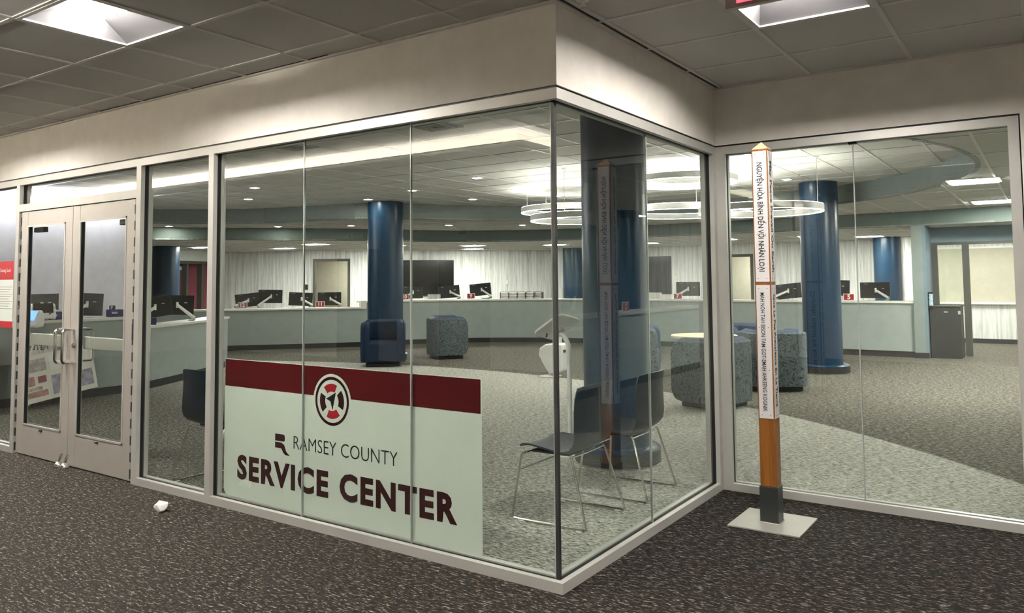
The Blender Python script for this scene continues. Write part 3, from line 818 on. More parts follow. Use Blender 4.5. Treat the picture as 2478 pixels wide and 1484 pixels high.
# door frame helper along a segment
def dframe(name, A, B, h, wd=.07, mat='doorframe', label='', mull=()):
    d = struct(name, label, 'door')
    dx, dy = B[0]-A[0], B[1]-A[1]; L = math.hypot(dx,dy); ux, uy = dx/L, dy/L
    P = lambda s: (A[0]+ux*s, A[1]+uy*s)
    MB().slab(P(0),P(wd),0,h,-.14,.03).build('jamb',mat,d); MB().slab(P(L-wd),P(L),0,h,-.14,.03).build('jamb',mat,d)
    MB().slab(P(wd),P(L-wd),h-wd,h,-.14,.03).build('head',mat,d)
    for s_ in mull: MB().slab(P(s_-wd/2),P(s_+wd/2),0,h-wd,-.14,.03).build('jamb',mat,d)
    return d
dframe('door_1', D1, D2, 2.17, .075, label='dark door frame in the streaked wall above number eleven')
dframe('door_2', (-4.66,17.9), (-5.42,17.9), 2.14, .075, label='dark door frame in the streaked wall left of the number five column')
# rooms behind those doors
st(MB().slab((-15.9,16.2),(-18.6,14.3),0,2.42,-.1,0).build('wall_office','beige'), 'beige office wall seen through the doorway', 'wall')
st(MB().slab((-4.3,20.1),(-6.6,20.1),0,2.42,-.1,0).build('wall_office','beige'))
bd = thing('door_leaf','open pale wood door edge with a black hinge line in the doorway above number eleven','door',(-15.55,13.55,0))
MB().slab((-15.62,13.62),(-16.1,14.4),.01,2.08,-.045,0).build('leaf','birch',bd,world=True)
MB().slab((-15.60,13.60),(-15.62,13.63),1.0,1.25,-.05,.01).build('hinge','dkmetal',bd,world=True)
copy_later = [(-16.2,14.6),(-5.0,19.0)]  # spots for unseen lamps added to brighten the rooms behind the doors
# open birch door with vision panel at far left
wd_ = thing('wooden_door','pale birch door with a narrow dark vision panel, behind monitors at number twelve','door',(-18.7,11.9,0))
MB().slab((-18.56,11.85),(-19.45,11.5),.01,2.12,.02,.065).build('leaf','birch',wd_,world=True)
MB().slab((-18.76,11.772),(-18.86,11.733),.98,1.67,.064,.070).build('vision_frame','dkmetal',wd_,world=True)
MB().slab((-18.78,11.764),(-18.84,11.741),1.0,1.65,.069,.073).build('vision_glass','screen',wd_,world=True)
# far-left opening: yellow wall, maroon wall, roller screen
fo = dframe('door_3', (-19.08,11.5), (-18.2,8.92), 2.12, .08, label='dark-framed wide opening at the far left, maroon wall beyond', mull=(.93,1.6))
st(MB().slab((-19.3,11.2),(-19.5,10.3),0,2.3,-.1,0).build('wall_maroon','maroonwall'), 'maroon wall beyond the far-left opening', 'wall')
st(MB().slab((-19.5,10.3),(-19.45,9.95),0,2.3,-.1,0).build('wall_yellow','yellowwall'), 'yellow lit wall beyond the far-left opening', 'wall')
st(MB().slab((-19.45,9.95),(-19.4,8.2),0,2.3,-.1,0).build('wall_maroon','maroonwall'))
rs = thing('door_operator','white rounded automatic door operator beyond the far-left opening','door operator',(-19.0,9.6,1.95))
MB().slab((-19.05,10.1),(-18.75,9.2),1.86,1.97,0,.1).build('housing','white',rs,world=True,bevel=.03)

# right-hand opening with pier
st(MB().box(-.13,12.75,0,.05,13.8,ZL).build('trim_6','teal_soffit'), 'grey-green pier at the right end of the counter', 'pier')
st(MB().box(.05,12.75,0,.10,13.8,ZL).build('trim_7','bluepale'), 'slate blue side of the pier beside the black cabinet', 'pier')
st(MB().box(.10,13.62,2.13,2.6,13.75,ZL).build('wall_header','bluepale'), 'slate blue header above the dark-framed opening', 'wall')
d4 = struct('door_4','dark-framed glazed opening at the right, beige board beyond','door')
for a,b_ in ((.10,.20),(.61,.72),(1.9,2.0)): MB().box(a,13.6,0,b_,13.7,2.08).build('jamb','doorframe',d4)
MB().box(.10,13.6,2.08,2.6,13.7,2.13).build('head','doorframe',d4)
MB().box(.20,13.645,.02,.61,13.655,2.08).build('glass_pane','glass',d4)
wp = thing('wall_board','large beige board with a white ledge on the streaked wall beyond the opening','board',(1.0,16.95,.9))
MB().box(-.3,16.93,.90,2.4,16.99,2.10).build('board','beige',wp,world=True)
MB().box(-.3,16.90,.86,2.4,16.99,.90).build('ledge','white',wp,world=True)
MB().box(-.3,16.92,2.10,2.4,16.99,2.14).build('top_rail','white',wp,world=True)
st(MB().box(.3,16.96,0,2.6,16.999,.10).build('baseboard_back','kick'), 'dark baseboard beyond the right opening', 'baseboard')
st(MB().box(-1.2,16.999,0,1.2,17.1,ZL).build('wall_back_right','stripes'))
st(MB().box(-.135,12.742,0,.105,12.755,.10).build('baseboard_pier','kick'), 'black base of the pier', 'baseboard')

# ============================================================ columns
def column(c, r, zt, rb, label, base=True):
    t = thing('column', label, 'column', (c[0],c[1],0))
    MB().lathe((c[0],c[1],0),[(r,.0),(r,zt-.001)],56).build('shaft','blue',t,True,world=True)
    if base:
        MB().lathe((c[0],c[1],0),[(rb,.0),(rb,.105)],56).build('base_drum','kick',t,True,world=True)
        MB().lathe((c[0],c[1],0),[(rb,.105),(rb+.002,.12),(rb-.02,.14),(r+.002,.145)],56).build('base_cap','blue',t,True,world=True)
        MB().lathe((c[0],c[1],0),[(rb+.004,.0),(rb+.004,.012),(rb,.014)],56).build('base_rim','steel',t,True,world=True)
    return t
column((-1.03,2.6),.268,ZH,.352,'nearest dark blue round column, behind the two stacked-up chairs in the corner glazing')
column((-1.03,9.69),.288,ZH,.385,'blue round column behind the wooden post in the right window')
column((-8.45,7.62),.335,ZH,.41,'blue round column behind the navy tub chair')
column((-1.2,17.0),.30,ZL,.3,'far blue column in front of the streaked wall behind number five',False)
column((-9.78,17.0),.30,ZL,.3,'far blue column right of the paper organizers',False)
column((-16.55,8.1),.33,ZL,.3,'far slate-lit blue column seen through the narrow sidelight',False)

# ============================================================ counters
def counter(name, pts, h, label, t=.14, topw=(-.05,.34), side=1):
    c = thing(name, label, 'counter', (pts[0][0],pts[0][1],0))
    mb = MB(); wallstrip(mb, pts, .11, h-.035, -t*side); mb.build('front_panel','teal',c,world=True)
    kp = offset_path(pts, -.02*side)
    mb = MB(); wallstrip(mb, kp, 0, .11, -(t-.02)*side); mb.build('kick_base','kick',c,world=True)
    tp = offset_path(pts, .03*side)
    mb = MB(); wallstrip(mb, tp, h-.035, h, -.42*side); mb.build('worktop','top',c,world=True)
    return c
c1 = counter('service_counter', front_hi, 1.03, 'long high grey-green service counter with cream worktop, numbers nine to five')
c2 = counter('service_counter', front_lo, .90, 'lower grey-green service counter with cream worktop, numbers eleven and twelve')
MB().slab((-10.94,9.60),(-11.02,9.50),.86,1.03,-.4,.03).build('step_end','top',c2,world=True)
nl_hi = smooth_path([(-8.47,2.75),(-8.46,1.9),(-8.46,1.0),(-8.54,.2)],4)[::-1]
nl_lo = smooth_path([(-8.47,2.78),(-8.75,3.35),(-9.15,4.05),(-9.6,4.75),(-10.1,5.35)],4)[::-1]
c3 = counter('service_counter', nl_hi, 1.03, 'nearer high counter seen through the double door', side=-1)
c4 = counter('service_counter', nl_lo[::-1], .885, 'nearer low counter seen through the narrow sidelight', side=-1)

c5 = counter('service_counter', [(2.80,9.6),(2.80,7.5),(2.78,5.3)], 1.03, 'high counter at the right with number two, mirrored in the return glass', side=-1)
c6 = counter('service_counter', [(2.78,5.28),(2.70,4.2),(2.50,3.0)], .90, 'low counter end at the right, mirrored in the return glass', side=-1)
column((4.2,9.3),.30,ZM,.38,'blue round column at the far right of the lounge, seen only mirrored')
# ============================================================ ceiling lamps
def ring_light(c, R, zb, label, wires):
    t = thing('ring_light', label, 'pendant light', (c[0],c[1],zb), 0, None); h = .088; wdt = .045
    P = (c[0],c[1],zb)
    MB().ring((0,0,0),R-wdt,R,.004,h-.004,84).build('ring_body','ringbody',t,True)
    MB().ring((0,0,0),R-wdt+.003,R-.003,-.001,.004,84).build('lower_lamp','l_ring',t)
    MB().ring((0,0,0),R-wdt+.006,R-.006,h-.004,h,84).build('upper_lamp','l_ringup',t)
    for a in wires:
        x, y = (R-wdt/2)*math.cos(a), (R-wdt/2)*math.sin(a)
        wr = MB().tube([(x,y,h-.004),(x,y,ZH-zb)],.003,6).build('hanging_wire','alum',t)
        MB().lathe((x,y,ZH-zb),[(.03,0),(.03,-.012),(.0,-.014)],14).build('canopy','white',wr)
    return t

ring_light((-2.09,6.76),.715,2.77,'highest ring pendant, nearest the top of the corner glazing',(-1.18,.9,3.0))
ring_light((-2.53,7.82),.98,2.45,'widest ring pendant, low right of the dark column',(1.2,-1.0,3.1))
ring_light((-1.13,6.96),.782,2.33,'ring pendant behind the wooden post',(-.15,1.9,4.0))
ring_light((-3.51,6.49),.75,2.32,'lower of the two ring pendants beside the glass corner',(-1.4,.7,2.8))
ring_light((-4.565,8.03),.865,2.60,'upper of the two ring pendants beside the glass corner',(-1.57,-3.0,.5))

def downlight(x, y, z, label, group):
    t = thing('downlight', label, 'downlight', (x,y,z), 0, group)
    MB().ring((0,0,0),.075,.105,-.008,-.0005,4).build('trim','white',t)
    MB().box(-.052,-.052,-.006,.052,.052,-.0005).build('lamp','l_down',t)
    for ch in t.children: ch.rotation_euler = (0,0,PI/4) if ch.name.startswith('trim') else (0,0,0)
    return t
dl = None
def put_down(pts, z, label, group):
    global dl
    for k,(x,y) in enumerate(pts):
        if dl is None: dl = downlight(x,y,z,label,group); o = dl
        else: o = copy_tree(dl, None, (x,y,z)); o['group'] = group
        o['label'] = label
put_down([(-4.9,5.83),(-6.8,8.2),(-8.3,7.0),(-6.72,6.45),(-8.4,4.6),(-9.9,5.6),(-1.3,8.93),(-5.25,8.7)], ZH, 'small square downlight in the raised lounge ceiling', 'raised ceiling downlights')
put_down([(-11.75,7.75),(-10.4,8.6),(-8.75,9.9),(-7.5,10.9),(-13.35,6.2),(-5.8,11.4),(-3.0,11.9)], ZM, 'small square downlight in the band of ceiling between the two fascias', 'middle ceiling downlights')

def flush_lamp(loc, label, group):
    t = thing('ceiling_light', label, 'ceiling light', loc, 0, group)
    f = MB()
    for a in ((-.3,-.3,.3,-.27),(-.3,.27,.3,.3),(-.3,-.27,-.27,.27),(.27,-.27,.3,.27)): f.box(a[0],a[1],-.018,a[2],a[3],-.0005)
    f.build('frame','tbar',t)
    MB().box(-.27,-.27,-.012,.27,.27,-.0005).build('diffuser','white',t)
    MB().box(-.27,-.11,-.024,.27,.11,-.012).build('lamp','l_trof',t)
    return t
TS = flush_lamp((-15.3,10.8,ZL), 'square lamp in the low ceiling behind the counter', 'low ceiling lamps')
for x,y in [(-13.7,12.9),(-11.9,14.9),(-16.2,8.9),(-12.9,9.8),(-12.0,11.6),(-10.6,13.2),(-8.8,14.4),(-6.6,15.3),(-4.4,14.9),(-2.4,15.0),(-1.4,16.0),(.9,15.4)]:
    copy_tree(TS, None, (x,y,ZL))
for x,y in copy_later: copy_tree(TS, None, (x,y,ZL))['label'] = 'unseen square lamp added to light the office beyond a doorway'
def long_troffer(x0,y0,x1,y1,z,label,grp=None):
    t = thing('ceiling_light', label, 'ceiling light', ((x0+x1)/2,(y0+y1)/2,z), 0, grp)
    a,b_ = (x1-x0)/2,(y1-y0)/2
    MB().box(-a,-b_,-.012,a,b_,-.0005).build('frame','white',t)
    MB().box(-a+.03,-b_+.06,-.02,a-.03,b_-.06,-.013).build('lamp','l_trof',t)
    return t
long_troffer(.92,7.85,1.50,8.45,ZM,'nearer rectangular lamp in the lounge ceiling at the right')
long_troffer(.95,11.2,1.52,11.8,ZM,'farther rectangular lamp in the lounge ceiling at the right')
long_troffer(4.2,5.6,4.8,6.2,ZM,'lamp above the right-hand counter, seen only mirrored')
long_troffer(4.2,9.8,4.8,10.4,ZM,'farther lamp above the right-hand counter, seen only mirrored')
# supply vents
def vent(x, y, label):
    t = thing('ceiling_vent', label, 'vent', (x,y,ZH))
    f = MB(); 
    for k in range(4):
        r_ = .29-k*.07; f.ring((0,0,0),r_-.03,r_,-.012-.003*k,-.001,4)
    o = f.build('louvres','grille',t); o.rotation_euler = (0,0,PI/4)
    MB().box(-.19,-.19,-.004,.19,.19,-.0003).build('backing','black',t)
vent(-4.9,2.45,'square air vent in the lounge ceiling left of the first glass joint')
vent(-2.9,2.5,'square air vent in the lounge ceiling near the second glass joint')
# exit-style wall clock plate hints are reflections of lift indicators in the corridor
def indicator(x, label):
    t = thing('lift_indicator', label, 'indicator', (x,-7.37,2.35))
    MB().box(x-.30,-7.395,2.26,x+.30,-7.37,2.44).build('plate','paper',t,world=True)
    MB().box(x-.09,-7.37,2.29,x+.09,-7.362,2.41).build('display','screen',t,world=True)
    for s_,d in ((-1,-1),(1,1)):
        cx = x+s_*.19
        MB().extrude([(cx-.05,-7.37,2.35-d*.04),(cx+.05,-7.37,2.35-d*.04),(cx,-7.37,2.35+d*.05)],(0,.006,0)).build('arrow','grille',t,world=True)
for x,q in ((-9.05,'farthest left'),(-6.45,'middle'),(-3.85,'rightmost')): indicator(x,'%s of three lift indicator plates on the corridor wall, mirrored in the glass' % q)

# ============================================================ furniture
def shell_sheet(rows, th):
    """rows of 3-D points -> closed thin solid"""
    R_, Cn = len(rows), len(rows[0]); top = [[Vector(p) for p in r] for r in rows]
    nrm = [[None]*Cn for _ in rows]
    for i in range(R_):
        for j in range(Cn):
            a = top[min(i+1,R_-1)][j]-top[max(i-1,0)][j]; b_ = top[i][min(j+1,Cn-1)]-top[i][max(j-1,0)]
            n = a.cross(b_); nrm[i][j] = n.normalized() if n.length > 1e-9 else Vector((0,0,1))
    vs = [top[i][j]+nrm[i][j]*th/2 for i in range(R_) for j in range(Cn)] + [top[i][j]-nrm[i][j]*th/2 for i in range(R_) for j in range(Cn)]
    K = R_*Cn; fs = []
    for i in range(R_-1):
        for j in range(Cn-1):
            a = i*Cn+j; fs += [(a,a+1,a+Cn+1,a+Cn),(K+a,K+a+Cn,K+a+Cn+1,K+a+1)]
    for i in range(R_-1):
        for j in (0,Cn-1):
            a = i*Cn+j; fs.append((a,a+Cn,K+a+Cn,K+a))
    for j in range(Cn-1):
        for i in (0,R_-1):
            a = i*Cn+j; fs.append((a,a+1,K+a+1,K+a))
    return MB().add(vs, fs)
def make_chair(label):
    """sled chair; local +x is forward, runners along x"""
    t = thing('shell_chair', label, 'chair')
    prof = [(.235,.428,.195),(.21,.440,.205),(.15,.446,.215),(.06,.438,.225),(-.03,.428,.235),(-.10,.425,.24),(-.150,.440,.243),(-.185,.478,.245),(-.203,.53,.245),(-.215,.60,.243),(-.228,.68,.238),(-.243,.765,.232),(-.253,.828,.226),(-.256,.846,.218)]
    rows = []
    for k,(x,z,hw) in enumerate(prof):
        up_ = max(0,min(1,(z-.45)/.3)); r = []
        for j in range(11):
            v = -1+2*j/10
            dx = up_*.055*v*v; dz = (1-up_)*.016*v*v - (.014*abs(v)**4 if k >= len(prof)-2 else 0)
            r.append((x+dx, hw*v, z+dz))
        rows.append(r)
    shell_sheet(rows,.010).build('shell','navyshell',t,True)
    MB().box(-.10,-.16,.405,.17,.16,.420).build('seat_plate','blackplastic',t,bevel=.004)
    for s_ in (-1,1):
        y = s_*.255; yt = s_*.21
        pts = [(-.14,yt,.420),(-.155,yt+s_*.006,.40),(-.262,y,.035),(-.268,y,.018),(-.25,y,.009),(.235,y,.009),(.250,y,.016),(.252,y,.035),(.215,yt,.385),(.205,yt,.402),(.18,yt-s_*.02,.408)]
        MB().tube(pts,.0075,8).build('sled_leg','steel',t,True)
        for x in (-.22,.19): MB().box(x-.02,y-.008,0.0,x+.02,y+.008,.006).build('glide','clear',t)
    MB().tube([(.225,-.225,.30),(.225,.225,.30)],.006,8).build('crossbar','steel',t,True)
    MB().tube([(-.145,-.21,.412),(-.135,0,.404),(-.145,.21,.412)],.006,8).build('rear_bar','steel',t,True)
    MB().tube([(.18,-.20,.408),(.18,.20,.408)],.006,8).build('front_bar','steel',t,True)
    return t
ch = make_chair('navy shell chair nearest the glass corner, first of the two side by side')
ch.location = (-.615,1.10,0); ch.rotation_euler = (0,0,PI+.01)
c_ = copy_tree(ch,None,(-.565,1.82,0),PI+.03); c_['label'] = 'navy shell chair behind the other one, closer to the short return glass'
c_ = copy_tree(ch,None,(-3.25,.45,0),PI/2); c_['label'] = 'navy shell chair seen from behind in the narrow sidelight'

def tub_chair(label, outer_m, inner_m, loc, rz, group='tub chairs'):
    t = thing('tub_chair', label, 'armchair', loc, rz, None)
    # U path open towards local +x
    w, d = .385, .345; rc = .20
    arm = (0,.015,.04,.08,.14,.30)
    def upath(ins):
        ww, r = w-ins, max(.05, rc-ins); xb = -d+ins
        p = [(d-q, -ww) for q in arm]
        for k in range(9):
            a = -PI/2-PI/2*k/8; p.append((xb+r+r*math.cos(a), -ww+r+r*math.sin(a)))
        for k in range(9):
            a = PI-PI/2*k/8; p.append((xb+r+r*math.cos(a), ww-r+r*math.sin(a)))
        p += [(d-q, ww) for q in arm[::-1]]; return p
    drop = {0:.13,1:.075,2:.035,3:.012}
    def sweep(o_ins, i_ins, z0, z1, rnd, name, mat):
        A, B = upath(o_ins), upath(i_ins)
        vs = []; fs = []; n = len(A)
        for k in range(n):
            ax, ay = A[k]; bx_, by_ = B[k]; dr = drop.get(min(k,n-1-k),0)
            zt = z1-dr; zb = z0+dr
            cs = [(0,zb+.02),(.0,zt-rnd),(.25,zt-rnd*.25),(.5,zt),(.75,zt-rnd*.25),(1,zt-rnd),(1,zb+.02),(.9,zb),(.1,zb)]
            for u, z in cs: vs.append((ax+(bx_-ax)*u, ay+(by_-ay)*u, z))
        m_ = 9
        for k in range(n-1):
            for q in range(m_): fs.append((k*m_+q,(k+1)*m_+q,(k+1)*m_+(q+1)%m_,k*m_+(q+1)%m_))
        fs += [tuple(range(m_)), tuple((n-1)*m_+q for q in range(m_-1,-1,-1))]
        return MB().add(vs,fs).build(name,mat,t,True)
    sweep(0,.05,.07,.77,.02,'outer_shell',outer_m)
    sweep(.045,.145,.075,.80,.04,'inner_back',inner_m)
    MB().box(-.23,-.32,.075,.343,.32,.435).build('seat_cushion',inner_m,t,True,bevel=.05,seg=4)
    MB().box(-.25,-.30,0,.27,.30,.072).build('plinth','kick',t,bevel=.02)
    return t
tub_chair('navy tub chair facing the glass in front of the blue column','navyfab','navyfab',(-7.83,6.93,0),math.radians(-48))
tub_chair('tub chair with squiggle-patterned outer back, right of the navy one','pattern','slatefab',(-7.74,8.56,0),math.radians(52))
tub_chair('nearest squiggle-patterned tub chair, beside the round table','pattern','slatefab',(-1.33,5.70,0),math.radians(168))
tub_chair('squiggle-patterned tub chair behind the wooden post','pattern','slatefab',(-1.15,7.42,0),math.radians(128))
tub_chair('navy tub chair partly hidden behind the patterned one at the post','slatefab','slatefab',(-1.95,8.35,0),math.radians(-30))
tub_chair('squiggle-patterned tub chair mostly hidden behind the dark column','pattern','slatefab',(-3.25,7.6,0),math.radians(20))
tb = thing('round_table','low round table with a pale maple top among the tub chairs','table',(-1.80,6.62,0))
MB().lathe((0,0,0),[(.42,.715),(.425,.722),(.425,.742),(.42,.748)],48).build('table_top','maple',tb,True)
MB().lathe((0,0,0),[(.24,0),(.24,.012),(.03,.02),(.03,.715)],28).build('pedestal','steel',tb,True)

# kiosk with a tilted screen on a bent white tube
kk = thing('screen_kiosk','white touchscreen kiosk on a bent tube pole seen through the glass corner','kiosk',(-1.49,2.62,0))
pts = [(0,0,.015),(0,0,.86)]
for k in range(1,8):
    a = PI/2*k/8; pts.append((-.11*(1-math.cos(a)), .0, .86+.16*math.sin(a)))
MB().tube(pts,[.021]*len(pts),14).build('pole','white',kk,True)
MB().lathe((-.02,0,0),[(.16,0),(.16,.008),(.15,.014),(0,.016)],36).build('base','white',kk,True)
def rr_panel(w_, h_, rc, t_, M3, c):
    pts = []
    for (sx,sy,a0) in ((1,1,0),(-1,1,90),(-1,-1,180),(1,-1,270)):
        for k in range(6):
            a = math.radians(a0+90*k/5); pts.append((sx*(w_/2-rc)+rc*math.cos(a), sy*(h_/2-rc)+rc*math.sin(a)))
    mb = MB(); n = len(pts)
    vs = [Vector(c)+M3@Vector((x,y,-t_/2)) for x,y in pts]+[Vector(c)+M3@Vector((x,y,t_/2)) for x,y in pts]
    return mb.add(vs,[tuple(range(n-1,-1,-1)),tuple(range(n,2*n))]+[(i,(i+1)%n,(i+1)%n+n,i+n) for i in range(n)])
R3 = Matrix.Rotation(math.radians(-33),3,'Y') @ Matrix.Rotation(math.radians(-16),3,'X')
hd = rr_panel(.34,.30,.06,.022,R3,(-.12,.0,1.075)).build('screen_housing','white',kk,True,bevel=.004)
rr_panel(.27,.22,.01,.002,R3,Vector((-.12,0,1.075))+R3@Vector((0,0,.012))).build('screen','screen',hd)
MB().obox((-.085,0,1.045),(.06,.05,.03),R3).build('mount','grille',kk)
MB().tube([Vector((-.19,-.05,1.02)),Vector((-.195,-.055,.985))],.008,8).build('camera_knob','blackplastic',kk,True)
# white stand farther away
ws = thing('white_stand','white plastic device on a low stand, farther behind the kiosk','stand',(-4.36,7.05,0))
prof = [(-.22,.33),(-.20,.44),(-.10,.50),(.12,.52),(.19,.50),(.19,.10),(.10,.06),(-.03,.06),(-.10,.13)]
MB().extrude([(x,-.11,z) for x,z in prof],(0,.22,0)).build('body','white',ws,bevel=.02)
MB().tube([(.11,0,.50),(.11,0,.72)],.025,10).build('neck','white',ws,True)
MB().lathe((-.06,0,0),[(.17,0),(.17,.015),(.05,.03),(.04,.07)],24).build('foot','white',ws,True)
MB().box(.191,-.05,.38,.194,.02,.42).build('slot','blackplastic',ws)

# ============================================================ things on the counters
def make_monitor(label, loc, rz, tilt=0, w_=.54, h_=.325, z=.16, arm=1, roll_=0):
    """back side faces local -y"""
    t = thing('monitor', label, 'monitor', loc, rz)
    R_ = Matrix.Rotation(math.radians(roll_),3,'Y') @ Matrix.Rotation(math.radians(tilt),3,'X')
    c = Vector((0,.12,z+h_/2-.10))
    MB().obox(c,(w_,.022,h_),R_).build('panel','blackplastic',t,bevel=.004)
    MB().obox(c+R_@Vector((0,.012,0)),(w_-.03,.002,h_-.03),R_).build('screen','screen',t)
    MB().obox(c+R_@Vector((-w_*.30,-.0125,h_*.40)),(.07,.002,.010),R_).build('back_badge','grille',t)
    MB().obox(c+R_@Vector((w_*.27,-.0125,h_*.12)),(.045,.002,.012),R_).build('back_label','paper',t)
    MB().obox(c+R_@Vector((.02,-.022,-.01)),(.10,.024,.10),R_).build('mount_plate','dkmetal',t)
    hub = c+R_@Vector((.02,-.05,0)); e = Vector((arm*.26,-.03,.05)); base = Vector((arm*.20,.06,-.0))
    a1 = MB().tube([hub+Vector((0,0,.045)),hub-Vector((0,0,.045))],.018,10).build('arm_hub','white',t,True)
    MB().tube([hub,e],[.022,.026],10).build('arm_link','white',t,True)
    MB().tube([e,e+Vector((0,0,-.02)),base],[.028,.024,.024],10).build('arm_post','alum',t,True)
    return t
mons = [
 # label, x, y, z, rz(deg), tilt, arm, z offset, roll
 ('black monitor at the left of number twelve, partly in front of the birch door',-13.28,8.12,.90,48,6,-1,.12,-6),
 ('black monitor right of number twelve, on a white arm bent to the left',-12.98,8.52,.90,46,0,-1,.20,1),
 ('black monitor between numbers twelve and eleven, leaning back',-12.40,8.93,.90,48,-4,1,.13,3),
 ('black monitor directly behind number eleven',-11.95,9.40,.90,46,2,1,.13,0),
 ('black monitor right of number ten in front of the wall screen',-11.0,11.25,1.03,52,0,-1,.12,0),
 ('black monitor left of number nine, its white arm pointing right',-10.42,11.97,1.03,48,0,1,.12,-4),
 ('black monitor tilted behind number nine',-9.86,12.52,1.03,42,4,1,.17,-5),
 ('black monitor behind number seven on a white arm',-4.72,13.28,1.03,4,0,-1,.17,0),
 ('black monitor leaning between the wooden post and the blue column',-2.55,13.28,1.03,-4,-8,-1,.12,-6),
 ('narrow view of a black monitor behind number five beside the column',-1.62,13.32,1.03,0,0,-1,.19,2),
 ('black monitor at the right end of the high counter',-.88,13.28,1.03,0,0,1,.14,0),
 ('black monitor on the right-hand counter, mirrored above the two chairs',3.15,5.9,1.03,-90,0,1,.14,0),
 ('black monitor on the low right-hand counter, mirrored in the return glass',3.05,4.1,.90,-100,0,-1,.14,0),
 ('dark monitor at the left edge behind the double door glass',-8.88,1.70,1.03,96,0,1,.12,0),
 ('dark monitor behind the right door leaf glass',-8.88,2.28,1.03,92,0,-1,.12,3),
 ('dark monitor at the left side of the narrow sidelight',-9.18,3.42,.885,70,0,-1,.18,-8),
 ('dark monitor on a bent white arm in the narrow sidelight',-9.35,3.88,.885,62,0,1,.20,2),
]
for (lb,x,y,z,rz,tl,ar,zo,ro) in mons: make_monitor(lb,(x,y,z),math.radians(rz),tl,.54,.31,zo,ar,ro)
def number_sign(n, loc, rz, label, w_=.20, h_=.135, group=None):
    t = thing('number_sign', label, 'sign', loc, rz, group)
    MB().box(-w_/2,-.004,.0,w_/2,.012,h_).build('card','white',t,bevel=.001)
    MB().box(-w_/2+.010,-.006,.012,w_/2-.010,-.004,h_-.010).build('red_panel','red' if n!='12' else 'greyred',t)
    text('numeral',n,'white',t,(0,-.0065,.028),(1,0,0),(0,0,1),.12,height=.092,weight=.004,align='CENTER',world=False)
    return t
number_sign('12',(-13.17,8.02-.10,.90),math.radians(46),'red card with the number twelve on the low counter')
number_sign('11',(-11.96,9.13,.90),math.radians(46),'red card with the number eleven on the low counter')
number_sign('10',(-11.02,10.98,1.03),math.radians(56),'red card with the number ten half hidden by the blue column')
number_sign('9',(-9.93,12.2,1.03),math.radians(42),'red card with the number nine on the high counter')
number_sign('7',(-4.80,12.98,1.03),0,'red card with the number seven on the high counter')
number_sign('5',(-1.28,12.98,1.03),0,'red card with the number five right of the blue column')
number_sign('2',(2.9,6.75,1.03),math.radians(-90),'red card with the number two, seen mirrored in the return glass')
# paper organisers
def organiser(loc, rz, first):
    t = thing('paper_organiser','clear stacked paper trays in the row on the high counter','paper tray',loc,rz,'row of paper trays on the counter')
    for s_ in (-.10,.10): MB().box(s_-.005,-.10,0,s_+.005,.10,.16).build('side','blackplastic',t)
    for z in (.01,.075,.14):
        MB().box(-.095,-.10,z,.095,.10,z+.005).build('tray','clear',t)
    for z in (.045,.062,.108,.125,.168):
        MB().tube([(-.095,-.104,z),(-.05,-.112,z+.006),(.05,-.112,z+.006),(.095,-.104,z)],.0035,6).build('wire_front','dkmetal',t)
    for z in (.018,.083):
        MB().box(-.088,-.095,z,.088,.09,z+.028).build('paper','paper',t)
    return t
og = None
for k in range(5):
    u = (k+.5)/5; p = Vector((-9.18+(.86)*u, 12.40+(.60)*u, 1.03))
    if og is None: og = organiser(p, math.radians(38), True)
    else: copy_tree(og, None, p, math.radians(36-4*k))
# blue boxes
def blue_box(loc, rz, label):
    t = thing('blue_box', label, 'box', loc, rz)
    MB().box(-.09,-.06,0,.09,.06,.10).build('carton','navyink',t,bevel=.002)
    MB().box(-.08,-.01,.10,.0,.0,.155).build('pop_up_card','navyink',t)
    text('carton_lettering','bento','white',t,(-.075,-.0605,.045),(1,0,0),(0,0,1),.05,width=.08,weight=.002,world=False)
    text('carton_lettering','P','white',t,(-.06,-.0105,.108),(1,0,0),(0,0,1),.05,height=.04,weight=.002,world=False)
    return t
blue_box((-8.62,1.72,1.03),math.radians(90),'dark blue carton on the near counter behind the left door leaf')
blue_box((-8.66,2.53,1.03),math.radians(90),'dark blue carton on the near counter at the right of the right door leaf')
blue_box((-8.82,3.12,.885),math.radians(70),'dark blue carton on the lower counter at the edge of the narrow sidelight')
# small black calculator and folded papers
cl = thing('stapler','small flat black object on the counter between number nine and the paper trays','stapler',(-9.62,12.38,1.03),math.radians(40))
MB().box(-.09,-.02,0,.09,.02,.02).build('body','blackplastic',cl,bevel=.004)
bs = thing('white_box','low white box beside the number seven card','box',(-5.12,13.1,1.03))
MB().box(-.13,-.05,0,.10,.05,.10).build('carton','paper',bs)
sb = thing('streaked_panel','low streaked privacy panel on the counter left of number seven','panel',(-5.75,13.3,1.03))
MB().box(-.5,-.01,0,.42,.01,.14).build('board','stripes',sb)
sb = thing('streaked_panel','low streaked privacy panel in front of the large wall screen','panel',(-10.72,11.72,1.03),math.radians(50))
MB().box(-.16,-.01,0,.16,.01,.12).build('board','stripes',sb)

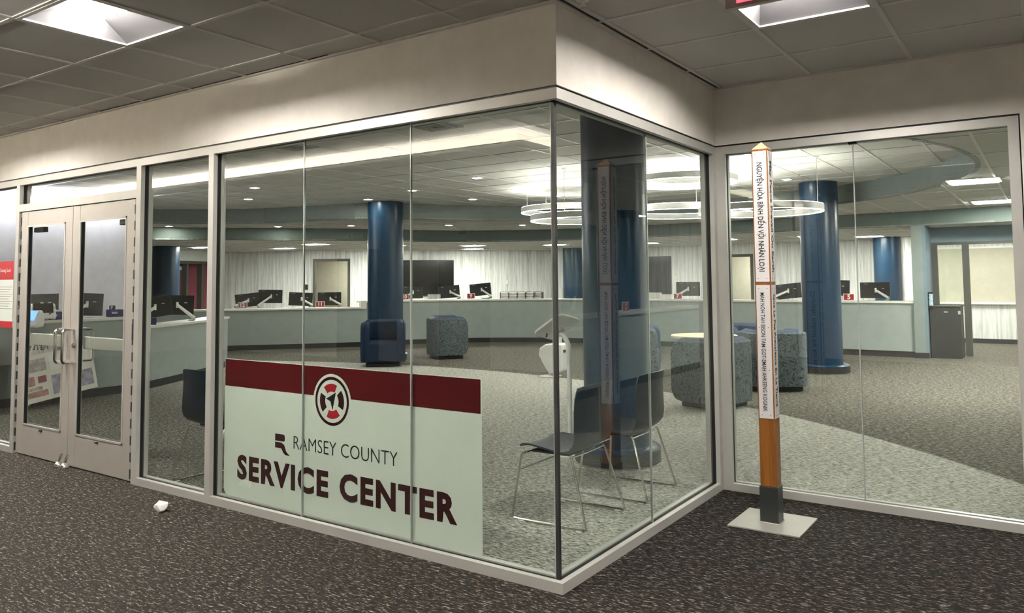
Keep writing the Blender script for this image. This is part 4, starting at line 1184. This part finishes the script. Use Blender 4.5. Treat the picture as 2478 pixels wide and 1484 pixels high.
# wall screens
def wscreen(A, B, z0, z1, label):
    t = thing('wall_screen', label, 'television', ((A[0]+B[0])/2,(A[1]+B[1])/2,z0))
    MB().slab(A,B,z0,z1,.01,.05).build('housing','blackplastic',t,world=True)
    dx,dy = B[0]-A[0],B[1]-A[1]; L = math.hypot(dx,dy); ux,uy = dx/L,dy/L
    MB().slab((A[0]+ux*.02,A[1]+uy*.02),(B[0]-ux*.02,B[1]-uy*.02),z0+.02,z1-.02,.049,.053).build('screen','screen',t,world=True)
wscreen((-13.2,15.58),(-14.62,14.02),1.03,2.12,'large black wall screen on the streaked wall behind number nine')
wscreen((-7.03,17.92),(-8.75,17.94),1.05,2.14,'large black wall screen behind number seven, right of the dark column')
def wplate(p, ang, label, mat='white', w_=.075, h_=.12):
    t = thing('wall_plate', label, 'switch', p, ang)
    MB().box(-w_/2,-.012,-h_/2,w_/2,0,h_/2).build('plate',mat,t,bevel=.002)
    MB().box(-.012,-.017,-.022,.012,-.012,.022).build('rocker',mat,t)
wplate((-12.05,16.78,1.42),math.radians(47),'white switch plate on the streaked wall right of the large screen')
wplate((-16.45,12.58,1.33),math.radians(28),'small black card reader left of the dark door frame','blackplastic',.09,.16)
wplate((-6.92,17.9,1.46),0,'white plate right of the second wall screen','paper',.11,.2)
# black cabinet kiosk
cb = thing('black_cabinet','black metal cabinet kiosk with a small screen against the pier','kiosk',(.36,13.12,0))
MB().prism([(.115,12.86),(.60,12.96),(.60,13.5),(.115,13.45)],.0,.93).build('body','dkmetal',cb,world=True,bevel=.006)
MB().prism([(.105,12.84),(.61,12.94),(.61,13.52),(.105,13.47)],.93,.95).build('lid','dkmetal',cb,world=True,bevel=.004)
MB().box(.34,12.898,.83,.40,12.905,.85).build('badge','alum',cb,world=True)
MB().box(.108,12.80,.90,.19,12.84,1.20).build('screen_frame','blackplastic',cb,world=True,bevel=.005)
MB().box(.125,12.796,.955,.185,12.8,1.17).build('screen','pictile',cb,world=True)
MB().box(.56,12.93,.80,.60,12.965,.86).build('latch','grille',cb,world=True)

# ============================================================ boards and kiosks behind the double door
pb = thing('poster_board','large printed presentation board leaning on its corner behind the doors','board',(-8.2,1.55,0))
# board tilted in its own plane: lower edge rises to the right
X_ = Vector((0,1,0)); 
def brd(u0,v0,u1,v1,dx,name,mat,par):
    a = math.radians(-7); o_ = Vector((-8.07+dx,1.15,.055)); 
    U = Vector((-.10,math.cos(a)*.995,-math.sin(a))).normalized(); V = Vector((-.13,math.sin(a),math.cos(a))).normalized(); Nn = U.cross(V).normalized()
    P = [o_+U*u0+V*v0, o_+U*u1+V*v0, o_+U*u1+V*v1, o_+U*u0+V*v1]
    return MB().extrude(P, Nn*(.006 if name=='board' else .0015)).build(name,mat,par,world=True)
brd(0,0,.92,.56,0,'board','softpaper',pb)
for (a,b_,c,d,mt_) in ((.10,.36,.32,.51,'greyprint'),(.36,.34,.62,.52,'paper'),(.70,.34,.86,.52,'paper'),(.36,.05,.66,.28,'purpleprint'),(.70,.06,.88,.26,'purpleprint'),(.04,.06,.30,.13,'rose'),(.06,.20,.16,.31,'rose'),(.20,.22,.30,.30,'greyred'),(.06,.14,.24,.18,'greyprint')):
    brd(a,b_,c,d,.007,'printed_picture',mt_,pb)
sg = thing('service_sign','grey upright sign board with a maroon stripe and wrapped cable, behind the left door leaf','sign board',(-8.30,1.40,0))
MB().box(-8.31,1.16,.30,-8.29,1.62,.885).build('board','greyprint',sg,world=True)
MB().box(-8.29,1.17,.50,-8.286,1.61,.60).build('stripe','greyred',sg,world=True)
MB().box(-8.29,1.17,.60,-8.287,1.61,.87).build('pale_band','softpaper',sg,world=True)
text('board_lettering','CENTER','ink',sg,(-8.2865,1.17,.68),(0,1,0),(0,0,1),.1,height=.062,width=.34,weight=.001)
for y in (1.19,1.59): MB().tube([(-8.30,y,0),(-8.30,y,.30)],.010,8).build('leg','dkmetal',sg,True,world=True)
cw = [(-8.265, 1.12+.46*(k/30), .60+.12*math.sin(k*.55)+.006*k) for k in range(31)]
MB().tube(cw,.007,6).build('cable','white',sg,True,world=True)
tk = thing('dark_kiosk','dark grey floor kiosk at the left edge behind the glass','kiosk',(-8.2,.62,0))
MB().box(-8.39,.36,0,-8.04,.86,.92).build('body','teal_dark',tk,world=True,bevel=.03)
MB().box(-8.40,.35,0,-8.03,.87,.12).build('base','kick',tk,world=True)
def wkiosk(p, rz, scr, label):
    t = thing('tablet_kiosk', label, 'kiosk', p, rz)
    pr = [(-.13,0),(.13,0),(.16,.03),(.13,.10),(.02,.20),(-.08,.21),(-.15,.12)]
    MB().extrude([(x,-.14,z) for x,z in pr],(0,.28,0)).build('body','white',t,True,bevel=.03,seg=3)
    n = Vector((.10,0,.11)).normalized(); 
    R_ = Matrix.Rotation(math.radians(50),3,'Y')
    MB().obox((.088,0,.150),(.15,.22,.008),R_).build('screen',scr,t)
    return t
wkiosk((-8.38,1.30,.955),math.radians(-42),'l_blue','white rounded tablet kiosk with a lit blue screen')
wkiosk((-8.72,1.62,1.03),math.radians(-20),'screen','white rounded tablet kiosk with a dark screen behind the blue one')
kp_ = MB().tube([(-8.38,1.30,0),(-8.38,1.30,.955)],.022,10)
kt = thing('kiosk_post','slim white post carrying the blue-screen kiosk','post',(-8.38,1.3,0)); kp_.build('post','white',kt,True,world=True)
MB().lathe((-8.38,1.30,0),[(.03,0),(.05,.012),(0,.014)],24).build('foot','white',kt,True,world=True)
